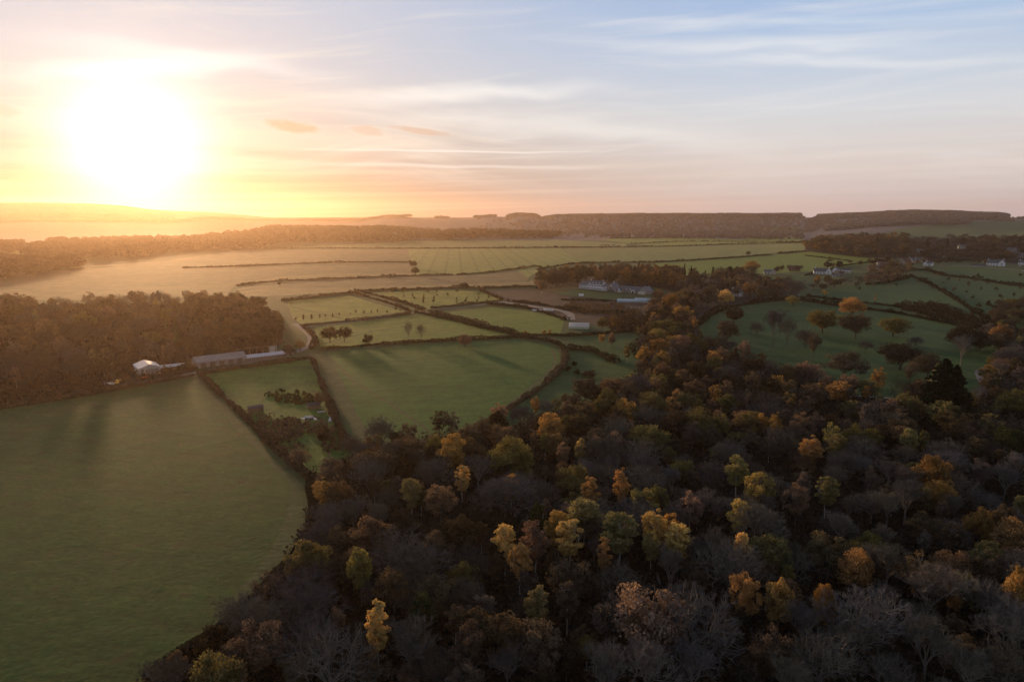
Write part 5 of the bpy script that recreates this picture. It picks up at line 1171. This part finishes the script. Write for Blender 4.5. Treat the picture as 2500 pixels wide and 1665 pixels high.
t = thing('long_shed', 'long brown roofed farm shed with a ridge, backed by dark trees', 'shed', at(*S(536, 888)), facing(*S(536, 888), 16))
gable(t, -16.5, 16.5, -6.5, 6.5, 4.0, 7.0, M['sheetdark'], M['sheetdark'], 'x', 0, .4)
for i in range(5): multi('door', [(-14 + i * 6, -10.5 + i * 6, -6.62, -6.52, -.3, 3.2)], M['wood'], t)
t = thing('low_shed', 'low shed with a pale flat roof and boarded wall beside the lane', 'shed', at(*S(644, 876)), facing(*S(644, 876), 15))
gable(t, -15, 15, -5, 5, 3.0, 4.3, M['wood'], M['sheet'], 'x', 2.)
multi('boarding', [(-14.8 + i * 1.2, -14.2 + i * 1.2, -5.1, -5.02, -.3, 2.9) for i in range(25)], M['sheetdark'], t)
t = thing('timber_frame', 'open timber frame of posts and a top rail behind the low shed', 'timber frame', at(*S(630, 866)), facing(*S(630, 866), 15))
multi('rail', [(-15, 14, -.15, .15, 5.6, 5.95)], M['wood'], t)
for i in range(7): multi('post', [(-14.8 + i * 4.6, -14.5 + i * 4.6, -.14, .14, -.5, 5.59)], M['wood'], t)
multi('panel', [(8.2, 14, .2, .35, .0, 5.2)], M['cream'], t)

def wheel(p, x, y, r, w=.22):
    N = 14; V = []; 
    for s in (-w / 2, w / 2): V += [(x + r * math.cos(6.2832 * i / N), y + s, r + r * math.sin(6.2832 * i / N)) for i in range(N)]
    F = [(i, (i + 1) % N, N + (i + 1) % N, N + i) for i in range(N)] + [tuple(range(N - 1, -1, -1)), tuple(range(N, 2 * N))]
    faces('wheel', V, F, M['tyre'], p)
def car(px, py, m, label, turn, ln=4.3, van=False):
    t = thing('parked_van' if van else 'parked_car', label, 'van' if van else 'car', at(px, py), facing(px, py, turn)); w = .9; H = 1.45 if not van else 2.1
    prof = [(-ln / 2, .35), (ln / 2, .35), (ln / 2, .8), (ln * .28, .92), (ln * .14, H), (-ln * .32, H), (-ln * .47, .95), (-ln / 2, .9)] if not van else [(-ln / 2, .35), (ln / 2, .35), (ln / 2, 1.0), (ln * .36, 1.2), (ln * .26, H), (-ln / 2, H)]
    n = len(prof); V = [(x, -w, z) for x, z in prof] + [(x, w, z) for x, z in prof]
    faces('body', V, [tuple(range(n)), tuple(range(2 * n - 1, n - 1, -1))] + [(i, n + i, n + (i + 1) % n, (i + 1) % n) for i in range(n)], m, t)
    for s in (-1, 1): multi('window', [(-ln * .28, ln * .14, *sorted((s * w, s * (w + .02))), H * .66, H * .93)], M['glass'], t)
    multi('windscreen', [(ln * .2, ln * .27, -w * .8, w * .8, H * .7, H * .9)], M['glass'], t)
    for sx in (-.3, .3):
        for s in (-1, 1): wheel(t, sx * ln, s * w, .33)
car(*S(262, 940), M['blue'], 'small blue car at the edge of the left wood', 20)
car(*S(274, 939), M['paint'], 'white car between the blue car and the yellow machine', 15)
t = thing('digger', 'small yellow machine right of the white car by the wood', 'digger', at(*S(286, 938)), facing(*S(286, 938), 30))
multi('track', [(-1.2, 1.2, -.9, -.5, 0, .6), (-1.2, 1.2, .5, .9, 0, .6)], M['tyre'], t); multi('body', [(-1.2, .9, -.8, .8, .61, 1.5)], M['yellow'], t); multi('cab', [(-.3, .8, -.5, .5, 1.51, 2.7)], M['yellow'], t)
link('boom', quads(tubes([(.9, 0, 1.2, 2.2, 0, 2.9, .16, .14), (2.2, 0, 2.9, 3.0, 0, 1.2, .14, .1)], 6)), M['yellow'], t)
t = thing('trailer', 'low red trailer parked in front of the pale barn', 'trailer', at(*S(357, 924)), facing(*S(357, 924), 8))
multi('bed', [(-2.6, 2.6, -1, 1, .7, 1.5)], M['red'], t); multi('drawbar', [(2.61, 4, -.08, .08, .6, .75)], M['sheet'], t)
for x in (-1.2, .2):
    for s in (-1, 1): wheel(t, x, s * 1.1, .4)
t = thing('field_shelter', 'dark wooden field shelter at the left side of the paddock', 'shelter', at(588, 944), facing(588, 944, 12))
gable(t, -3.5, 3.5, -2, 2, 2.3, 3.0, M['wood'], M['darkroof'])
t = thing('field_shelter', 'dark wooden field shelter by the right paddock hedge', 'shelter', at(722, 938), facing(722, 938, -6))
gable(t, -3.2, 3.2, -2, 2, 2.3, 3.1, M['wood'], M['darkroof'])
t = thing('water_trough', 'long pale trough below the right field shelter', 'trough', at(738, 949), facing(738, 949))
multi('tank', [(-2, 2, -.5, .5, .3, .9)], M['sheet'], t); multi('foot', [(-1.8, -1.5, -.4, .4, -.2, .29), (1.5, 1.8, -.4, .4, -.2, .29)], M['sheet'], t)
t = thing('white_bell_tent', 'tiny white tent at the end of the pond', 'tent', at(759, 967), facing(759, 967))
faces('canvas', [(math.cos(i * .785) * 1.1, math.sin(i * .785) * 1.1, -.1) for i in range(8)] + [(0, 0, 2.2)], [(i, (i + 1) % 8, 8) for i in range(8)], M['white'], t)
for i, (px, lb) in enumerate([(704, 'left pale wrapped bale beside the pond'), (711, 'middle pale wrapped bale beside the pond'), (718, 'right pale wrapped bale beside the pond')]):
    t = thing('glint_drum', lb, 'bale', at(px, 961.5), facing(px, 961.5), 'wrapped bales by the pond'); N = 12  # white drums added to stand for glints of water
    V = [(s, math.cos(i * .5236) * .62, .6 + math.sin(i * .5236) * .62) for s in (-.65, .65) for i in range(N)]
    faces('white_skin', V, [(i, (i + 1) % N, N + (i + 1) % N, N + i) for i in range(N)] + [tuple(range(N)), tuple(range(2 * N - 1, N - 1, -1))], M['white'], t)

# houses: survey x, y of the base, label, width, depth, wall and roof heights, materials, turn, extra gable
def house(px, py, label, w, d, hw, hr, wall, roof, turn=0, wing=None, wn=3, st=2, chim=1, axis='x'):
    t = thing('house', label, 'house', at(px, py), facing(px, py, turn), 'village houses'); t.scale = (1.15, 1.1, 1.15)
    gable(t, -w / 2, w / 2, -d / 2, d / 2, hw, hr, M[wall], M[roof], axis, 0, .35, -1., wn, st, chim=chim)
    if wing:
        x, ww, dd, h1_, h2_ = wing; gable(t, x - ww / 2, x + ww / 2, -d / 2 - dd, -d / 2 - .02, h1_, h2_, M[wall], M[roof], 'y', 0, .3, -1., 1, st, chim=0)
    multi('door', [(w * .17 - .5, w * .17 + .5, -d / 2 - .07, -d / 2 - .005, -.6, 2.1)], M['wood'], t)
    return t
house(1602, 684, 'grey stone cottage with two gables right of the manor', 22, 8, 4, 8, 'stone', 'slate', 10, (4, 8, 5, 4, 8), 4, 1)
house(1583, 676, 'low slate roofed outbuilding left of the grey gabled cottage', 12, 7, 3, 6, 'stone', 'slate', 10, None, 2, 1, 0)
house(1693, 681, 'small white house with a grey roof above the park', 12, 8, 4.6, 8, 'white', 'slate', -18, None, 2, 2, 1)
house(1769, 630, 'pale bungalow with a hipped grey roof among trees', 17, 9, 4, 7, 'cream', 'slate', 5, (4, 6, 3, 4, 7), 4, 1)
house(1826, 623, 'dull pink brick house half hidden by bare trees', 17, 9, 5, 9, 'brick', 'tile', 0, None, 4, 2)
house(1889, 630, 'big white house with a blue grey roof, left in the village row', 24, 9, 4.6, 9.5, 'white', 'slate', 6, (9, 8, 4, 4.6, 10), 6, 2, 2)
house(1922, 626, 'white gable end peeping over the brick house', 8, 8, 4.5, 8.5, 'white', 'slate', -30, None, 1, 1, 0, 'y')
house(1929, 635, 'grey brick house with a steep front gable in the village row', 13, 8, 4.6, 8, 'stone', 'tile', 0, (-3, 7, 3, 4.8, 9), 3, 2)
house(1917, 636, 'tiny white garage left of the steep gabled house', 6, 5, 2.6, 4, 'white', 'darkroof', 0, None, 1, 1, 0)
house(1945, 627, 'white building with a dark flat looking roof behind the gabled house', 13, 7, 4.5, 6.5, 'white', 'darkroof', 8, None, 4, 1, 0)
house(2008, 619, 'low white building partly behind russet trees', 16, 7, 3.4, 6, 'white', 'darkroof', 0, None, 5, 1, 0)
house(2032, 618, 'red brick house with a tall pointed gable', 12, 9, 4.6, 10, 'brick', 'tile', 0, (0, 8, 3, 5, 10.5), 2, 2)
house(2046, 612, 'white cottage right of the red brick gable', 12, 7, 3.6, 6.5, 'white', 'slate', 0, None, 3, 1)
house(2058, 604, 'white bungalow near the top of the village lane', 14, 7, 3.4, 6, 'white', 'slate', 0, None, 3, 1, 0)
house(2080, 606, 'pale house with paired gables in the village', 18, 9, 5, 9.5, 'stone', 'tile', 0, (-5, 7, 3, 5, 9.5), 4, 2, 2)
house(2095, 605, 'grey white house with a sharp gable beside the paired gables', 12, 9, 5, 10, 'cream', 'slate', -12, (0, 8, 3, 5, 10), 2, 2)
house(2110, 602, 'pale terrace end behind the hedge in the village', 13, 8, 4.6, 8, 'cream', 'slate', 5, None, 3, 2)
house(2135, 611, 'small bright white house on the edge of the open slope', 13, 8, 4, 7.5, 'white', 'slate', -25, (-3, 7, 3, 4, 7.6), 2, 1)
house(2288, 611, 'large white house with gables and dormers overlooking the slope', 26, 10, 5.6, 11, 'white', 'slate', 0, (9, 10, 5, 5.6, 11), 6, 2, 2)
house(2352, 609, 'white house at the right edge of the village', 14, 8, 4.5, 8, 'white', 'slate', -8, None, 3, 2)
house(2250, 614, 'low long grey building left of the large white gabled house', 22, 6, 2.8, 4.6, 'stone', 'darkroof', -10, None, 0, 1, 0)
house(2115, 583, 'purplish roofed house deep in the village trees', 18, 9, 5, 10, 'stone', 'slate', 12, None, 3, 2)
house(2182, 583, 'grey house glimpsed through village trees', 14, 8, 5, 9, 'stone', 'slate', -10, None, 3, 2)
house(2211, 572, 'grey roofed house high in the village wood', 15, 8, 5, 9, 'cream', 'slate', 15, None, 3, 2)
house(2178, 592, 'brown roofed cottage behind the open slope', 14, 8, 4.5, 8, 'stone', 'tile', 10, None, 3, 2)
house(2320, 580, 'long lavender grey house near the top right of the village', 26, 9, 5.5, 9.5, 'stone', 'slate', 4, (8, 8, 3, 5.5, 9.5), 5, 2, 2)
house(2225, 594, 'grey cottage in the middle of the village wood', 14, 8, 4.5, 8, 'stone', 'slate', 0, None, 3, 2)
house(2345, 592, 'dark roofed house right of the lavender grey house', 16, 9, 5, 9, 'stone', 'slate', 0, None, 3, 2)
house(2022, 611, 'small white house end among shrubs in the village row', 9, 7, 4, 7, 'white', 'slate', 20, None, 2, 1, 0)
house(2070, 599, 'little white outbuilding at the top of the village lane', 8, 6, 3, 5, 'white', 'darkroof', 0, None, 1, 1, 0)
house(2125, 603, 'cream cottage left of the small bright white house', 10, 7, 4, 7.5, 'cream', 'tile', -8, None, 2, 2)
house(2303, 607, 'white garage right of the large white gabled house', 8, 6, 3, 5, 'white', 'slate', 0, None, 1, 1, 0)
house(2262, 604, 'pale low bungalow left behind the large white gabled house', 14, 7, 3.4, 6, 'cream', 'slate', 8, None, 3, 1, 0)
car(1679, 690, M['paint'], 'white van parked left of the small white house', 10, 5.4, True)
car(2352, 624, M['paint'], 'white car on the village lane at the right edge', 0)
car(2346, 613, M['paint'], 'white car in front of the house at the right edge', 20)
t = thing('water_tower', 'tiny water tower on the middle of the horizon ridge', 'water tower', (*crest(6060, 6061, A0(1015), A0(1015.1), 1, 1)[0], 0))
t.location.z = h1(t.location.x, t.location.y)
link('leg', quads(tubes([(x, y, 0, x * .8, y * .8, 24, .8, .8) for x in (-5, 5) for y in (-5, 5)], 6)), M['stone'], t)
link('tank', quads(np.concatenate([tubes([(0, 0, 24, 0, 0, 31, 7, 7)], 12), tubes([(0, 0, 31, 0, 0, 33, 7, .1)], 12), tubes([(0, 0, 24, 0, 0, 24.1, 7, .1)], 12)])), M['stone'], t)
t = thing('garden_statue', 'small white statue at the left of the manor lawn', 'statue', at(1245, 676), 0)
link('plinth', quads(tubes([(0, 0, -.3, 0, 0, 1.2, .6, .5)], 8)), M['stone'], t); link('figure', quads(tubes([(0, 0, 1.2, 0, 0, 2.6, .45, .3), (0, 0, 2.6, 0, 0, 3.4, .3, .2), (0, 0, 3.4, 0, 0, 3.8, .22, .1)], 8)), M['white'], t)
t = thing('marquee', 'small white marquee on the brown garden ground', 'marquee', at(1336, 681), facing(1336, 681))
gable(t, -3, 3, -1.6, 1.6, 2.1, 3.2, M['white'], M['white'])

# ------------------------------------------------------------------ the air
def build_haze():
    m, t, o = mat('air')
    v = t.nodes.new('ShaderNodeVolumePrincipled')
    v.inputs['Color'].default_value = (1.0, .73, .52, 1); v.inputs['Density'].default_value = HAZE
    v.inputs['Anisotropy'].default_value = .72
    t.links.new(v.outputs[0], o.inputs['Volume'])
    b = 10500; z0 = -14; z1 = 312
    V = [(-b, -2000, z0), (b, -2000, z0), (b, b, z0), (-b, b, z0), (-b, -2000, z1), (b, -2000, z1), (b, b, z1), (-b, b, z1)]
    o = faces('haze', V, [(0, 3, 2, 1), (4, 5, 6, 7), (0, 1, 5, 4), (1, 2, 6, 5), (2, 3, 7, 6), (3, 0, 4, 7)], m)
    tag(o, 'golden evening haze lying over the whole valley', 'haze', kind='stuff')
HAZE = 4.5e-5
build_haze()
